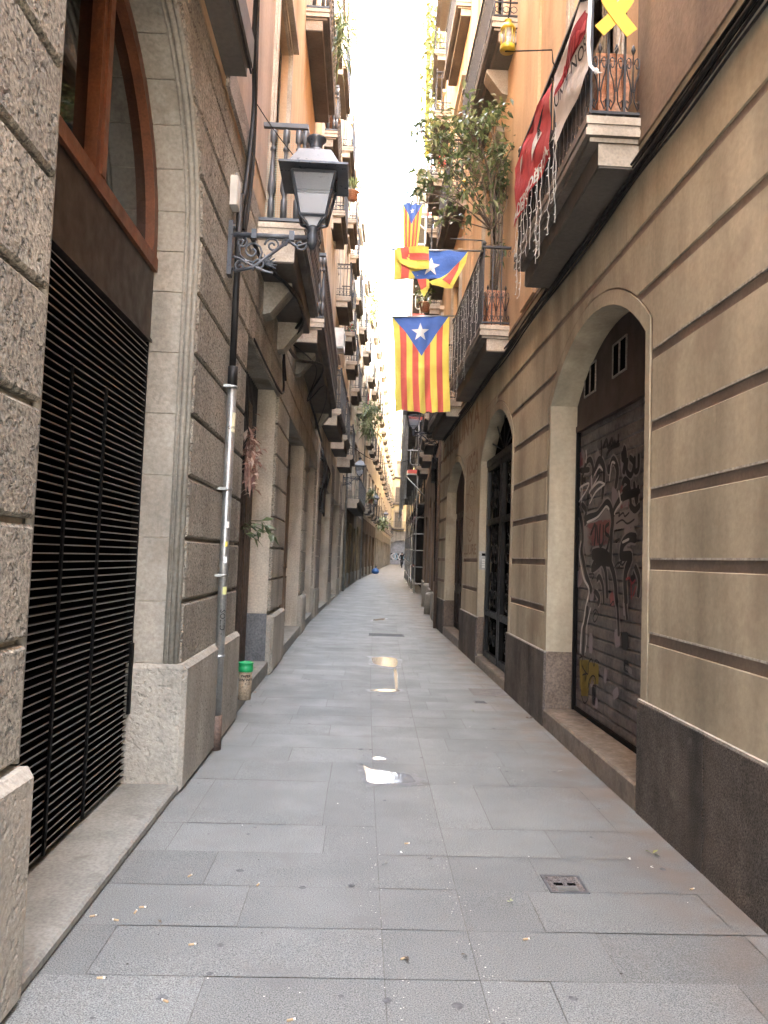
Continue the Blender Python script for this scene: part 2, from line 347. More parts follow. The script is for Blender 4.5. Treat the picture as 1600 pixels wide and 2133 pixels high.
# ------------------------------------------------------------ the paved street
def street():
    mb = MB(); tone = []
    joint = MB()
    ys = [1.0, 1.42, 1.84, 2.26, 2.6, 2.93, 3.31, 3.71, 4.12, 4.54, 5.41, 5.91, 6.34]
    while ys[-1] < 114: ys.append(ys[-1]+(.43 if ys[-1] < 60 else .86))
    rnd = random.Random(3)
    def strip(y):
        xs = .16+.0011*y*y if y < 13 else .346+(y-13)*.03
        if y > 20: xs = (lerp(PL, y)+lerp(PR, y))/2-.2
        return xs, xs+.32+(.012*min(y, 20))
    def quad(x0a, x1a, y0, x0b, x1b, y1, t):
        g = .002; j = [rnd.uniform(-.0015, .0015) for _ in range(4)]
        z0, z1 = gz(y0), gz(y1)
        mb.add([(x0a+g, y0+g, z0+j[0]), (x1a-g, y0+g, z0+j[1]), (x1b-g, y1-g, z1+j[2]), (x0b+g, y1-g, z1+j[3])], [(0, 1, 2, 3)])
        tone.append(t)
    for r, (y0, y1) in enumerate(zip(ys, ys[1:])):
        l0, l1, r0, r1 = lerp(PL, y0)-.4, lerp(PL, y1)-.4, lerp(PR, y0)+.4, lerp(PR, y1)+.4
        (s0, e0), (s1, e1) = strip(y0), strip(y1)
        rt_ = rnd.uniform(.95, 1.05)
        def run(xa0, xb0, xa1, xb1):
            W = xb0-xa0; k = rnd.uniform(.15, .85); cuts = [0]
            n0 = rnd.uniform(.62, .98)*k
            p = n0
            while p < W-.28: cuts.append(p/W); p += rnd.uniform(.62, 1.0)
            cuts.append(1)
            for a, b in zip(cuts, cuts[1:]):
                quad(xa0+(xb0-xa0)*a, xa0+(xb0-xa0)*b, y0, xa1+(xb1-xa1)*a, xa1+(xb1-xa1)*b, y1, rt_*rnd.uniform(.87, 1.09))
        run(l0, s0, l1, s1); run(e0, r0, e1, r1)
        quad(s0, e0, y0, s1, e1, y1, rnd.uniform(.86, 1.02))
    for y0, y1 in ((-6.7, 1.0), (1.0, 20), (20, 114), (114, 160)):
        dz = -.005 if y1 > 1.5 and y0 < 114 else -.002
        joint.add([(-9, y0, gz(y0)+dz), (14, y0, gz(y0)+dz), (14, y1, gz(y1)+dz), (-9, y1, gz(y1)+dz)], [(0, 1, 2, 3)])
    o = tag(mb.build('street', PAVE, recalc=False), kind='structure')
    at = o.data.attributes.new('tone', 'FLOAT', 'FACE'); at.data.foreach_set('value', tone)
    tag(joint.build('ground', JOINT, recalc=False), kind='structure')
    pz = MB(); pz.add([(-40, -45, -.008), (40, -45, -.008), (40, -6.6, -.008), (-40, -6.6, -.008)], [(0, 1, 2, 3)])
    tag(pz.build('square', rough('square_paving', (.42, .4, .37), streak=0), recalc=False), kind='structure')
    big = MB(); big.add([(-400, -400, -.03), (400, -400, -.03), (400, 600, -.03), (-400, 600, -.03)], [(0, 1, 2, 3)])
    tag(big.build('terrain', BROWNW, recalc=False), kind='structure')
street()

def arch(ya, yb, zb, zs, rise, n=14):
    """outline of an arched opening, from bottom left over the top to bottom right"""
    h = (yb-ya)/2; yc = (ya+yb)/2; Rr = (h*h+rise*rise)/(2*rise); zc = zs+rise-Rr; a0 = math.asin(min(1, h/Rr))
    if rise > h: a0 = math.pi-a0
    pts = [(ya, zb)]
    for i in range(n+1):
        t = -a0+2*a0*i/n; pts.append((yc+Rr*math.sin(t), zc+Rr*math.cos(t)))
    return pts+[(yb, zb)]
def arch_bound(ya, yb, zs, rise, off, side):
    """y of the opening's outline (grown by off) at height z, on its low-y (-1) or high-y (+1) side"""
    h = (yb-ya)/2; yc = (ya+yb)/2; Rr = (h*h+rise*rise)/(2*rise); zc = zs+rise-Rr; Ro = Rr+off
    def f(z):
        if z <= zs: return yc+side*(h+off)
        q = Ro*Ro-(z-zc)**2
        return yc+side*min(h+off, math.sqrt(q)) if q > 0 else yc
    return f
def course(mb, lo, hi, z0, z1, d0, d1, bev, m=0):
    n = 6; zs = [z0+(z1-z0)*i/n for i in range(n+1)]
    Lp = [(lo(z) if callable(lo) else lo, z) for z in zs]; Rp = [(hi(z) if callable(hi) else hi, z) for z in zs]
    def thin(P): return P if abs(P[0][0]-P[-1][0]) > .004 else [P[0], P[-1]]
    Lp, Rp = thin(Lp), thin(Rp)
    if min(r[0] for r in Rp)-max(l[0] for l in Lp) < .02 and Rp[0][0]-Lp[0][0] < .08: return
    mb.prism(Lp[::-1]+Rp, d0, d1, m, bev)

# ------------------------------------------------------------ building kit
def shutter_leaf(f, parent, ya, yb, z0, z1, d, mt, slats=True):
    m = MB(f)
    w_ = .05
    m.box(ya, ya+w_, z0, z1, d, d+.035); m.box(yb-w_, yb, z0, z1, d, d+.035)
    for za in (z0, (z0+z1)/2-.04, z1-.08): m.box(ya+w_, yb-w_, za, za+.08, d+.002, d+.033)
    if slats:
        z = z0+.09
        while z < z1-.1:
            if abs(z-(z0+z1)/2) > .06:
                m.add([(ya+w_, z, d+.03), (yb-w_, z, d+.03), (yb-w_, z+.05, d+.008), (ya+w_, z+.05, d+.008)], [(0, 1, 2, 3)])
            z += .055
    m.box(ya+w_, yb-w_, z0+.05, z1-.05, d-.004, d+.004)
    return m.build('shutter', mt, parent)
def window(f, parent, yc, z0, w_, h, style=0, trim=None, mt=None, slats=True):
    """recessed french window: pane, frame, shutters, moulded surround"""
    fr = MB(f); a, b, z1 = yc-w_/2, yc+w_/2, z0+h
    for s0, s1 in ((a, a+.06), (b-.06, b), (yc-.04, yc+.04)): fr.box(s0, s1, z0, z1, -.2, -.13)
    for q in (z0, z0+h*.3, z1-.6, z1-.07):
        fr.box(a+.06, yc-.04, q, q+.07, -.197, -.133); fr.box(yc+.04, b-.06, q, q+.07, -.197, -.133)
    o = fr.build('window', WHITEF if style == 1 else DARKWOOD, parent)
    p = MB(f); p.box(a, b, z0, z1, -.24, -.17); p.build('pane', PANE, o)
    if trim:
        t = MB(f); k = .16
        for s, e, pz in ((0, k, .03), (.03, k-.05, .05)):
            t.box(a-e, a-s, z0, z1+e, 0, pz); t.box(b+s, b+e, z0, z1+e, 0, pz); t.box(a-s, b+s, z1+s, z1+e, 0, pz-.001)
        t.box(a-k-.05, b+k+.05, z1+k, z1+k+.09, 0, .11)
        t.build('window_surround', trim, o)
    if mt:
        if style == 2:      # folded open against the wall
            shutter_leaf(f, o, a-w_*.46, a-.02, z0, z1-.02, .055, mt, slats); shutter_leaf(f, o, b+.02, b+w_*.46, z0, z1-.02, .055, mt, slats)
        else:
            shutter_leaf(f, o, a+.01, yc-.01, z0, z1-.02, -.12, mt, slats); shutter_leaf(f, o, yc+.01, b-.01, z0, z1-.02, -.12, mt, slats)
    return o
BALPROF = [(.026, 0), (.026, .2), (.017, .215), (.017, .25), (.034, .31), (.034, .36), (.022, .5), (.0145, .7), (.0145, .745), (.024, .75), (.024, .775), (.0145, .78), (.0145, .83), (.029, .85), (.029, .97)]
def railing(f, parent, y0, y1, zt, d, style, mt, h=1.02):
    m = MB(f); ins = .035
    a0, a1, dd = y0+ins, y1-ins, d-ins
    path = [(a0, .03), (a0, dd), (a1, dd), (a1, .03)]
    if style == 'baluster':
        for zz, th in ((zt+.02, .03), (zt+h-.03, .045)):
            m.box(a0-.025, a0+.025, zz, zz+th, 0, dd+.025); m.box(a1-.025, a1+.025, zz, zz+th, 0, dd+.025); m.box(a0+.025, a1-.025, zz, zz+th, dd-.025, dd+.026)
        def post(y, c): m.lathe([(r*1.3, q*(h-.08)) for r, q in BALPROF], (y, zt+.05, c), 7)
        k = max(2, int(dd/.125)); 
        for i in range(k): post(a0, .05+(dd-.05)*(i+.5)/k); post(a1, .05+(dd-.05)*(i+.5)/k)
        n = int((a1-a0)/.135)
        for i in range(n+1): post(a0+(a1-a0)*i/n, dd)
        return m.build('railing', mt, parent)
    for zz, th, e in ((zt+.03, .02, .014), (zt+h-.025, .025, .022)):
        m.box(a0-e, a0+e, zz, zz+th, 0, dd+e); m.box(a1-e, a1+e, zz, zz+th, 0, dd+e); m.box(a0+e, a1-e, zz, zz+th, dd-e, dd+e+.001)
    r = .0075 if style != 'far' else .011
    def bar(y, c): m.box(y-r, y+r, zt+.0, zt+h-.02, c-r, c+r)
    sp = .115 if style != 'far' else .16
    k = max(2, round(dd/sp)); n = max(2, round((a1-a0)/sp))
    for i in range(1, k+1): bar(a0, dd*i/k); bar(a1, dd*i/k)
    for i in range(1, n): bar(a0+(a1-a0)*i/n, dd)
    for i in (0, 1): m.lathe([(.006, 0), (.022, .01), (.03, .035), (.018, .06), (.004, .075)], (path[1+i][0], zt+h, dd), 8)
    if style == 'scroll':
        def curl(P, sgn):
            """heart scrolls between two bars, P maps (s, z) to the panel"""
            for q in (-1, 1):
                s1 = [P(.5+q*.25+.17*math.cos(t)*(1-.5*i/9), zt+.40+.05*math.sin(t)*(1-.5*i/9)) for i, t in enumerate([q_*.7 for q_ in range(10)])]
                m.tube(s1, .0045, 4)
                s2 = [P(.5+q*x_, zt+z_) for x_, z_ in ((.40, .39), (.34, .33), (.2, .28), (.08, .20), (.1, .13), (.3, .07), (.42, .10), (.36, .14), (.24, .12))]
                m.tube(s2, .0055, 4)
                m.tube([P(.5+q*(.3+.12*math.cos(t)), zt+h-.09+.04*math.sin(t)) for t in [x_*.8 for x_ in range(9)]], .004, 4)
            m.tube([P(.5, zt+.2), P(.5, zt+.5)], [.006, .004], 4)
            m.tube([P(.5, zt+.47), P(.5, zt+.50), P(.5, zt+.54)], [.006, .016, .004], 6)
        for i in range(k):
            s0, s1_ = dd*i/k, dd*(i+1)/k
            curl(lambda s, z: (a0, z, s0+(s1_-s0)*s), 1)
            curl(lambda s, z: (a1, z, s0+(s1_-s0)*s), 1)
        for i in range(n):
            s0, s1_ = a0+(a1-a0)*i/n, a0+(a1-a0)*(i+1)/n
            curl(lambda s, z: (s0+(s1_-s0)*s, z, dd), 1)
    elif style == 'ring' or style == 'far':
        for zz in ((zt+.12,) if style == 'far' else (zt+.22, zt+h-.16)):
            m.box(a0-.008, a0+.008, zz, zz+.018, 0, dd); m.box(a0+.008, a1-.008, zz, zz+.018, dd-.008, dd+.008)
        if style == 'ring':
            for i in range(k):
                c0 = dd*(i+.5)/k
                m.tube([(a0, zt+.13+.045*math.sin(t), c0+.045*math.cos(t)) for t in [x_*.785 for x_ in range(9)]], .006, 4)
                m.tube([(a0, zt+h-.09+.045*math.sin(t), c0+.045*math.cos(t)) for t in [x_*.785 for x_ in range(9)]], .006, 4)
    return m.build('railing', mt, parent)
def balcony(f, parent, y0, y1, zt, d, th=.3, style='ring', mt=None, stone=None, h=1.02, corb=False):
    s = MB(f)
    st = [(0, .055), (.012, .03), (.0, .05), (.035, .03), (.055, th-.165)]
    z = zt
    for ins, hh in st:  # long sides get darker materials as painted shade, end caps stay stone
        if ins == .055:
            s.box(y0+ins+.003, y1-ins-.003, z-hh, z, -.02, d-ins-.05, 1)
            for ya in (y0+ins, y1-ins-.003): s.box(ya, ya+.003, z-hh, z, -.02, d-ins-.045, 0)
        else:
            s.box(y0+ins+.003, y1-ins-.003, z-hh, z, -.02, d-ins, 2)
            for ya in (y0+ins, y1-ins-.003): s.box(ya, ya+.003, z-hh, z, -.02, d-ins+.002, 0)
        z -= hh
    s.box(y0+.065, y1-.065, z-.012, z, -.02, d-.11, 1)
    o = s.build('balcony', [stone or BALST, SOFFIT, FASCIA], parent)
    railing(f, o, y0, y1, zt, d, style, mt or IRON, h)
    if corb:
        for yc in (y0+.75, y1-.4):
            c = MB(); w_ = .13
            prof = [(0, z-.012), (.3, z-.012), (.3, z-.06), (.25, z-.13), (.15, z-.26), (.08, z-.35), (0, z-.37)]
            vs = [f(yc+q, zz, dd) for q in (-w_, w_) for dd, zz in prof]; n = len(prof)
            c.v = vs; c.f = [tuple(range(n)), tuple(range(2*n-1, n-1, -1))]+[(i, (i+1) % n, n+(i+1) % n, n+i) for i in range(n)]
            c.m = [0]*len(c.f); c.s = [False]*len(c.f); c.build('corbel', stone or (JAMB if f.side < 0 else BALST), o)
    return o
def upper_wall(f, b, z0, z1, wins, mt, name='upper_wall'):
    holes = [[(yc-w_/2, za), (yc-w_/2, za+h), (yc+w_/2, za+h), (yc+w_/2, za)] for yc, za, w_, h in wins]
    m = MB(f); m.slab([(f.y0, z0), (f.y0, z1), (f.y1, z1), (f.y1, z0)], holes, -.32, 0)
    return m.build(name, mt, b)
def body(f, b, z1, mt=BROWNW, depth=7.0):
    m = MB(f); m.box(f.y0+.01, f.y1-.01, gz(f.y0)-.02, z1-.03, -depth, -.46); o = m.build('building_mass', mt, b)
    c = MB(f); c.box(f.y0+.02, f.y1-.02, z1, z1+.12, -.4, .16); c.box(f.y0+.03, f.y1-.03, z1-.12, z1, 0, .09); c.box(f.y0, f.y1, z1+.12, z1+.55, -.3, -.02)
    c.build('cornice', BALST, b)
def bldg(name, label, f, z=0):
    yc = (f.y0+f.y1)/2
    return thing(name, label, 'building', (f.x(yc), yc, z))
def door_leaf(f, parent, ya, yb, z0, z1, d, mt, name='door'):
    m = MB(f); m.box(ya, yb, z0, z1, d-.05, d)
    n = max(1, round((yb-ya)/.55))
    for i in range(n):
        a, c = ya+(yb-ya)*i/n+.05, ya+(yb-ya)*(i+1)/n-.05
        for za, zb in ((z0+.1, z0+(z1-z0)*.32), (z0+(z1-z0)*.37, z1-.12)):
            m.box(a, a+.04, za, zb, d, d+.02); m.box(c-.04, c, za, zb, d, d+.02); m.box(a+.04, c-.04, za, za+.04, d, d+.019); m.box(a+.04, c-.04, zb-.04, zb, d, d+.019)
    return m.build(name, mt, parent)
def roller(f, parent, ya, yb, z0, z1, d, mt, pitch=.105):
    m = MB(f); z = z0
    while z < z1-.01:
        zz = min(z+pitch, z1); h = zz-z
        rows = [(z, d-.014), (z+h*.12, d-.002), (z+h*.5, d), (z+h*.86, d-.002), (zz, d-.014)]
        m.add([(y, q, e) for q, e in rows for y in (ya, yb)], [(2*i, 2*i+1, 2*i+3, 2*i+2) for i in range(4)])
        z = zz
    return m.build('roller_shutter', mt, parent)

# ------------------------------------------------------------ left: the stone building
fA = Fac(-1, -6.5, -1.1875, 19, -1.0)
LA = bldg('stone_building', 'rusticated grey stone building with the louvred arched gateway, nearest on the left', fA)
SP, AR = 3.55, 1.185
a1 = arch(2.73, 5.10, 0, SP, AR, 20)
gh = [a1] + [[(a, 0), (a, 3.85), (b, 3.85), (b, 0)] for a, b in ((7.27, 10.1), (11.6, 15.2), (16.2, 18.9))]
gh = [[(y, z if z > 0 else -.01) for y, z in h] for h in gh]
out = [(-6.5, -.01)]
for h in gh: out += h
out += [(19, -.01), (19, 5.02), (-6.5, 5.02)]
m = MB(fA); m.slab(out, [], -.36, -.045, 0); m.build('stone_wall', [JAMBL], LA)
STs = [MB(fA) for _ in range(5)]
zl = [.80, 1.22, 1.635, 2.045, 2.455, 2.865, 3.275, 3.65, 4.03, 4.4, 4.78, 5.06]
G = .011
bl, br = arch_bound(2.73, 5.10, SP, AR, 0, -1), arch_bound(2.73, 5.10, SP, AR, 0, 1)
for z0, z1 in zip(zl, zl[1:]):
    for q_ in STs: q_.tone = random.uniform(.86, 1.1)
    course(STs[0], -6.49, bl, z0+G, z1-G, -.045, 0, .014)
    top = z0 > 3.6
    course(STs[1], br, 10.1-1.0 if top else 7.27, z0+G, z1-G, -.045, 0, .014)
    if top: course(STs[2], 9.12, 13.4, z0+G, z1-G, -.045, 0, .012); course(STs[3], 13.42, 19, z0+G, z1-G, -.045, 0, .012)
    else:
        for q_, (a, b) in enumerate(((10.1, 11.6), (15.2, 16.2), (18.9, 19))): course(STs[2+q_], a, b, z0+G, z1-G, -.045, 0, .012)
for q_ in STs: q_.build('stone_courses', STONEB, LA)
for a, b, zt in ((-6.5, 2.76, .79), (5.055, 7.29, .82), (10.08, 11.62, .76), (15.18, 16.22, .76), (18.9, 19, .76)):
    e = .05
    PLN = MB(fA); PLN.prism([(a, 0), (a, zt-.03), (a+.01, zt), (b-.01, zt), (b, zt-.03), (b, 0)], -.05 if a > 5.1 else -.34, e, 0, .03); PLN.build('plinth', STONEP, LA)
# jamb stones and arch mouldings of the gateway
JB = MB(fA)
for z0, z1 in zip([.05, .82]+zl[1:7]+[SP], zl[:7]+[SP]):
    if z1-z0 > .05:
        JB.prism([(5.085, z0+.003), (5.085, z1-.003), (5.15, z1-.003), (5.15, z0+.003)], -.345, -.06, 0, .006)
        JB.prism([(2.68, z0+.003), (2.68, z1-.003), (2.745, z1-.003), (2.745, z0+.003)], -.345, -.06, 0, .006)
yc = 3.915
for k in range(14):
    t0, t1 = math.pi*k/14+.003, math.pi*(k+1)/14-.003
    pts = [(yc+r*math.cos(t), SP+r*math.sin(t)) for r, ts in ((1.17, (t0, (t0+t1)/2, t1)), (1.24, (t1, (t0+t1)/2, t0))) for t in ts]
    JB.prism(pts, -.345, -.06, 0, .005)
JB.build('jamb_stones', JAMB, LA)
RB_ = MB(fA)
for dd, rr in ((-.028, .017), (-.062, .02), (-.1, .012)):
    pth = [(5.083, .8, dd), (5.083, SP, dd)]+[(yc+1.168*math.cos(math.pi*t/24), SP+1.168*math.sin(math.pi*t/24), dd) for t in range(1, 24)]+[(2.747, SP, dd), (2.747, .8, dd)]
    RB_.tube(pth, rr, 8)
RB_.build('arch_moulding', JAMB, LA)
sl = MB(fA); sl.prism([(2.74, 0), (2.74, .05), (5.09, .06), (5.09, 0)], -.36, .03, 0, .012); sl.build('doorstep', STEP, LA)
# louvred gate
gate = MB(fA)
gate.box(2.6, 5.3, .07, 2.95, -.42, -.36, 2)
z = .1
while z < 2.93:
    z += random.uniform(-.0012, .0012)
    gate.box(2.7, 5.068, z, z+.004, -.35, -.316, 0); gate.box(2.7, 5.068, z-.001, z+.0055, -.316, -.314, 1); z += .0405
go = gate.build('louvred_gate', [SLATD, SLATL, BLACK], LA)
gb = MB(fA)
for (p, q) in (((155, 762), (100, 1790)), ((224, 810), (180, 1715))):
    A = AX(*p, -1.41); B = AX(*q, -1.41)
    gb.box(A.y-.012, A.y+.012, .09, A.z, -.3125, -.3)
gb.box(5.066, 5.084, .09, 2.93, -.36, -.31); gb.box(5.02, 5.064, .5, .95, -.3125, -.295)
gb.build('upright_bar', SLATD, go)
pn = MB(fA); pn.box(2.6, 5.2, 2.94, 3.40, -.36, -.305); pn.box(2.6, 5.2, 2.925, 2.945, -.36, -.29); pn.build('fascia_panel', PANEL, LA)
wf = MB(fA); wf.box(2.6, 5.2, 3.402, 3.49, -.36, -.28)
ring = [(yc+1.2*math.cos(math.pi*t/24), SP+1.2*math.sin(math.pi*t/24)) for t in range(25)]
inr = [(yc+1.09*math.cos(math.pi*t/24), SP+1.09*math.sin(math.pi*t/24)) for t in range(24, -1, -1)]
wf.prism(ring+inr, -.36, -.29)
wf.box(5.0, 5.09, 3.49, SP+.02, -.36, -.291); wf.box(2.73, 2.83, 3.49, SP+.02, -.36, -.291)
wf.box(3.88, 4.04, 3.49, 4.64, -.36, -.286); wf.box(3.93, 3.99, 3.49, 4.64, -.286, -.27)
wo = wf.build('arched_window', FRAMEW, LA)
pg = MB(fA); pg.box(2.6, 5.2, 3.45, 4.76, -.40, -.35); pg.build('pane', GLASS, wo)
# ledge above the arch
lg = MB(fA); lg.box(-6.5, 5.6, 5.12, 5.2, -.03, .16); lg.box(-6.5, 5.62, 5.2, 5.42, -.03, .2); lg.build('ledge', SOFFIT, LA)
bd_ = MB(fA); bd_.box(5.63, 7.0, 5.06, 5.3, -.03, .03); bd_.build('string_course', STONE, LA)
# door with planks and iron bars, second from the camera
wd = MB(fA)
y = 7.2
while y < 10.12:
    wd.box(y, y+.135, .16, 2.42, -.33, -.30+.008*random.random()); y += .14
wd.box(7.2, 10.1, 2.40, 2.5, -.33, -.28)
d1 = wd.build('plank_door', WOOD, LA)
ib = MB(fA); y = 7.3
while y < 10.08: ib.box(y-.009, y+.009, 2.5, 3.84, -.30, -.282); y += .115
for zz in (2.8, 3.3): ib.box(7.25, 10.1, zz, zz+.03, -.31, -.30)
ib.box(7.2, 10.2, 2.42, 3.9, -.40, -.36); ib.build('iron_bars', IRON, d1)
for a, b, e in ((7.27, 10.1, 0), (11.6, 15.2, .02), (16.2, 18.9, .02)): dn = MB(fA); dn.prism([(a, 0), (a, .17), (b, .17), (b, 0)], -.36, e, 0, .01); dn.build('doorstep', STEP, LA)
pp = MB(fA); pp.box(10.07, 10.078, .17, .78, -.3, -.04); pp.build('painted_jamb_base', rough('grey_blue_paint', (.2, .21, .215), ns=5, fs=40, bump=.1, streak=.3, stain=((.5, .5, .48), 9, .72, .9)), LA)
for a, b in ((11.6, 15.2), (16.2, 18.9)):
    door_leaf(fA, LA, a, b, .17, 3.2, -.3, BROWNW if a < 12 else WOOD)
    t = MB(fA); t.box(a, b, 3.2, 3.9, -.36, -.31); t.build('transom', DARKWOOD, LA)
for a, b in ((7.27, 10.1), (11.6, 15.2), (16.2, 18.9)): lt = MB(fA); lt.box(a, b, 3.72, 3.88, -.36, -.05); lt.build('lintel', JAMB, LA)
# upper storeys
wA = [(1.0, 5.6, 1.2, 2.6), (8.85, 5.0, 1.25, 2.9), (13.2, 5.25, 1.25, 2.9), (16.4, 5.25, 1.25, 2.9)]
for zz in (10.1, 13.4): wA += [(yy, zz, 1.15, 2.5) for yy in (1.0, 5.0, 8.85, 12.8, 16.6)]
m = MB(fA); hol = [[(yc_-w_/2, za), (yc_-w_/2, za+h), (yc_+w_/2, za+h), (yc_+w_/2, za)] for yc_, za, w_, h in wA]
upper_wall(fA, LA, 5.021, 16.4, wA, ORANGE)
pk = MB(fA); pk.box(5.7, 8.0, 5.31, 9.9, 0, .012); pk.build('plaster_patch', PINK, LA)
for i, (yc_, za, w_, h) in enumerate(wA):
    window(fA, LA, yc_, za, w_, h, 0, BALST if za > 4 else None, SHUT if i % 2 else SHUTG, slats=za < 12)
balcony(fA, LA, 7.54, 10.1, 4.87, .47, .38, 'baluster', GREYIRON, corb=True)
balcony(fA, LA, 11.6, 18.0, 5.18, .46, .36, 'baluster', GREYIRON, corb=True)
balcony(fA, LA, 11.45, 14.1, 10.02, .36, .32, 'baluster', GREYIRON)
balcony(fA, LA, 16.1, 18.6, 10.72, .33, .32, 'baluster', GREYIRON)
balcony(fA, LA, 7.6, 10.1, 10.02, .36, .32, 'baluster', GREYIRON)
balcony(fA, LA, 11.6, 14.2, 13.35, .3, .3, 'ring', IRON)
balcony(fA, LA, 16.0, 17.8, 13.35, .3, .3, 'ring', IRON)
body(fA, LA, 16.4)

# ------------------------------------------------------------ left: the buildings further up
def pier_front(f, b, openings, ztop, mt_wall, mt_pier, mt_plinth, doors, zspring=None):
    """street storey: openings (ya, yb, height), piers with plinths between"""
    g0 = gz(f.y0)
    out = [(f.y0, -.05)]
    for ya, yb, h, rise in openings:
        if rise: out += [(y, max(z, -.05)) for y, z in arch(ya, yb, -.05, g0+h, rise, 10)]
        else: out += [(ya, -.05), (ya, g0+h), (yb, g0+h), (yb, -.05)]
    out += [(f.y1, -.05), (f.y1, ztop), (f.y0, ztop)]
    m = MB(f); m.slab(out, [], -.34, 0); m.build('street_wall', mt_wall, b)
    ed = [f.y0]+[v for o in openings for v in (o[0], o[1])]+[f.y1]
    for a, c in zip(ed[::2], ed[1::2]):
        if c-a > .15: pl = MB(f); pl.prism([(a, 0), (a, g0+.7), (c, g0+.7), (c, 0)], -.02, .045, 0, .02); pl.build('plinth', mt_plinth, b)
    if mt_pier:
        for a, c in zip(ed[::2], ed[1::2]):
            if c-a > .3:
                z = g0+.72; q = MB(f)
                while z < ztop-.3: q.prism([(a+.01, z+.01), (a+.01, z+.4), (c-.01, z+.4), (c-.01, z+.01)], -.02, .03, 0, .012); z += .415
                q.build('stone_courses', mt_pier, b)
    for (ya, yb, h, rise), (kind, mt) in zip(openings, doors):
        hh = h+rise
        if kind == 'roll':
            roller(f, b, ya-.02, yb+.02, g0+.08, g0+h+rise, -.26, mt, .12)
        else: door_leaf(f, b, ya-.02, yb+.02, g0+.08, g0+hh, -.25, mt)
        s = MB(f); s.box(ya, yb, 0, g0+.13, -.3, .02); s.build('doorstep', STEP, b)
def floors(f, b, z0, zs, ys, h, mt, top, trim, shutm, win_w=1.1, skip=()):
    ws = [(yy, z, win_w, min(h, 2.4)) for z in zs for yy in ys]
    upper_wall(f, b, z0, top, ws, mt)
    rw = random.Random(int(f.y0*10))
    for i, wv in enumerate(ws):
        q = rw.random(); window(f, b, *wv, style=(1 if q < .35 else 2 if q > .8 and f.y0 < 50 else 0), trim=trim, mt=(None if .2 < q < .35 else rw.choice((shutm, shutm, SHUTG, SHUT, WHITEF, DARKWOOD))), slats=f.y0 < 30)
    body(f, b, top)
fB = Fac(-1, 19, -1.0, 33, -.5)
LB = bldg('stone_building', 'cream plaster building with three small stone balconies in a row, past the baluster balconies', fB)
pier_front(fB, LB, [(19.05, 19.4, 3.5, 0), (20.6, 24.2, 3.5, 0), (25.4, 29.3, 3.5, 0), (30.5, 32.8, 3.5, 0)], 4.6, JAMBL, STONE, STONEP, [('door', BROWNW), ('roll', SHUTTER), ('door', WOOD), ('roll', BROWNW)])
floors(fB, LB, 4.601, (5.3, 10.4, 14.6, 18.0), (21.0, 24.3, 27.6, 30.9), 2.5, CREAM, 21.3, BALST, SHUT)
for y0, y1, z, d in ((19.6, 22.6, 5.35, .5), (23.4, 25.4, 5.28, .5), (26.6, 28.6, 5.1, .55)): balcony(fB, LB, y0, y1, z, d, .42, 'ring', IRON)
for y0, y1, z, d in ((20.3, 22.2, 10.9, .36), (23.2, 25.2, 9.55, .45), (26.6, 28.6, 9.45, .46), (19.4, 21.6, 14.5, .32), (23.4, 25.4, 14.4, .34), (27.0, 29.0, 13.7, .34), (30.0, 32, 13.6, .34), (30.0, 32.0, 9.3, .44)): balcony(fB, LB, y0, y1, z, d, .32, 'ring', IRON)
fC = Fac(-1, 33, -.5, 48, .35)
LC = bldg('plaster_building', 'soot stained yellow plaster building with one low long balcony, halfway up the left side', fC, gz(40))
pier_front(fC, LC, [(34.2, 35.6, 3.1, 0), (36.8, 38.6, 3.1, 0), (40.4, 42.0, 3.0, 0), (43.6, 45.6, 3.2, 0)], 3.9, rough('sooty_yellow_plaster', (.36, .27, .15), (.2, .15, .1), ns=1.2, fs=30, bump=.2, streak=.5), None, STONEP, [('door', BROWNW), ('roll', SHUTTER), ('door', WOOD), ('door', BROWNW)])
floors(fC, LC, 3.901, (4.6, 9.3, 13.4, 17.0), (34.9, 38.6, 42.3, 45.8), 2.4, PALE, 20.4, BALST, SHUTG)
balcony(fC, LC, 34.4, 41.2, 4.16, .55, .4, 'far', GREYIRON)
for y0, z, d in ((33.3, 8.95, .44), (39.2, 9.3, .5), (45.2, 9.55, .5), (34.4, 13.4, .3), (38.6, 13.3, .36), (43.0, 13.3, .42), (34.4, 17, .3), (41.6, 17, .3)): balcony(fC, LC, y0, y0+2.2, z, d, .34, 'far', IRON)
fD = Fac(-1, 48, .35, 65, 1.7)
LD = bldg('plaster_building', 'pale plaster building with dark roller shutters, where the alley begins to bend', fD, gz(56))
pier_front(fD, LD, [(49.5, 51.5, 3.0, 0), (53, 55.2, 3.0, 0), (57, 59, 3.0, 0), (61, 63.4, 3.0, 0)], 4.1, BROWNW, None, STONEP, [('roll', SHUTTER), ('roll', SHUTTER), ('door', DARKWOOD), ('roll', SHUTTER)])
floors(fD, LD, 4.101, (4.8, 9.2, 13.4, 17.5, 21.3), (50.5, 54.5, 58.5, 62.5), 2.4, PALE, 24.6, BALST, SHUT)
for y0 in (49.4, 53.4, 57.4, 61.4):
    for z in (4.7, 9.1, 13.3, 17.4): balcony(fD, LD, y0, y0+2.2, z, .42, .3, 'far', IRON)
fE = Fac(-1, 65, 1.7, 90, 3.35); fE2 = Fac(-1, 90, 3.35, 114, 5.3)
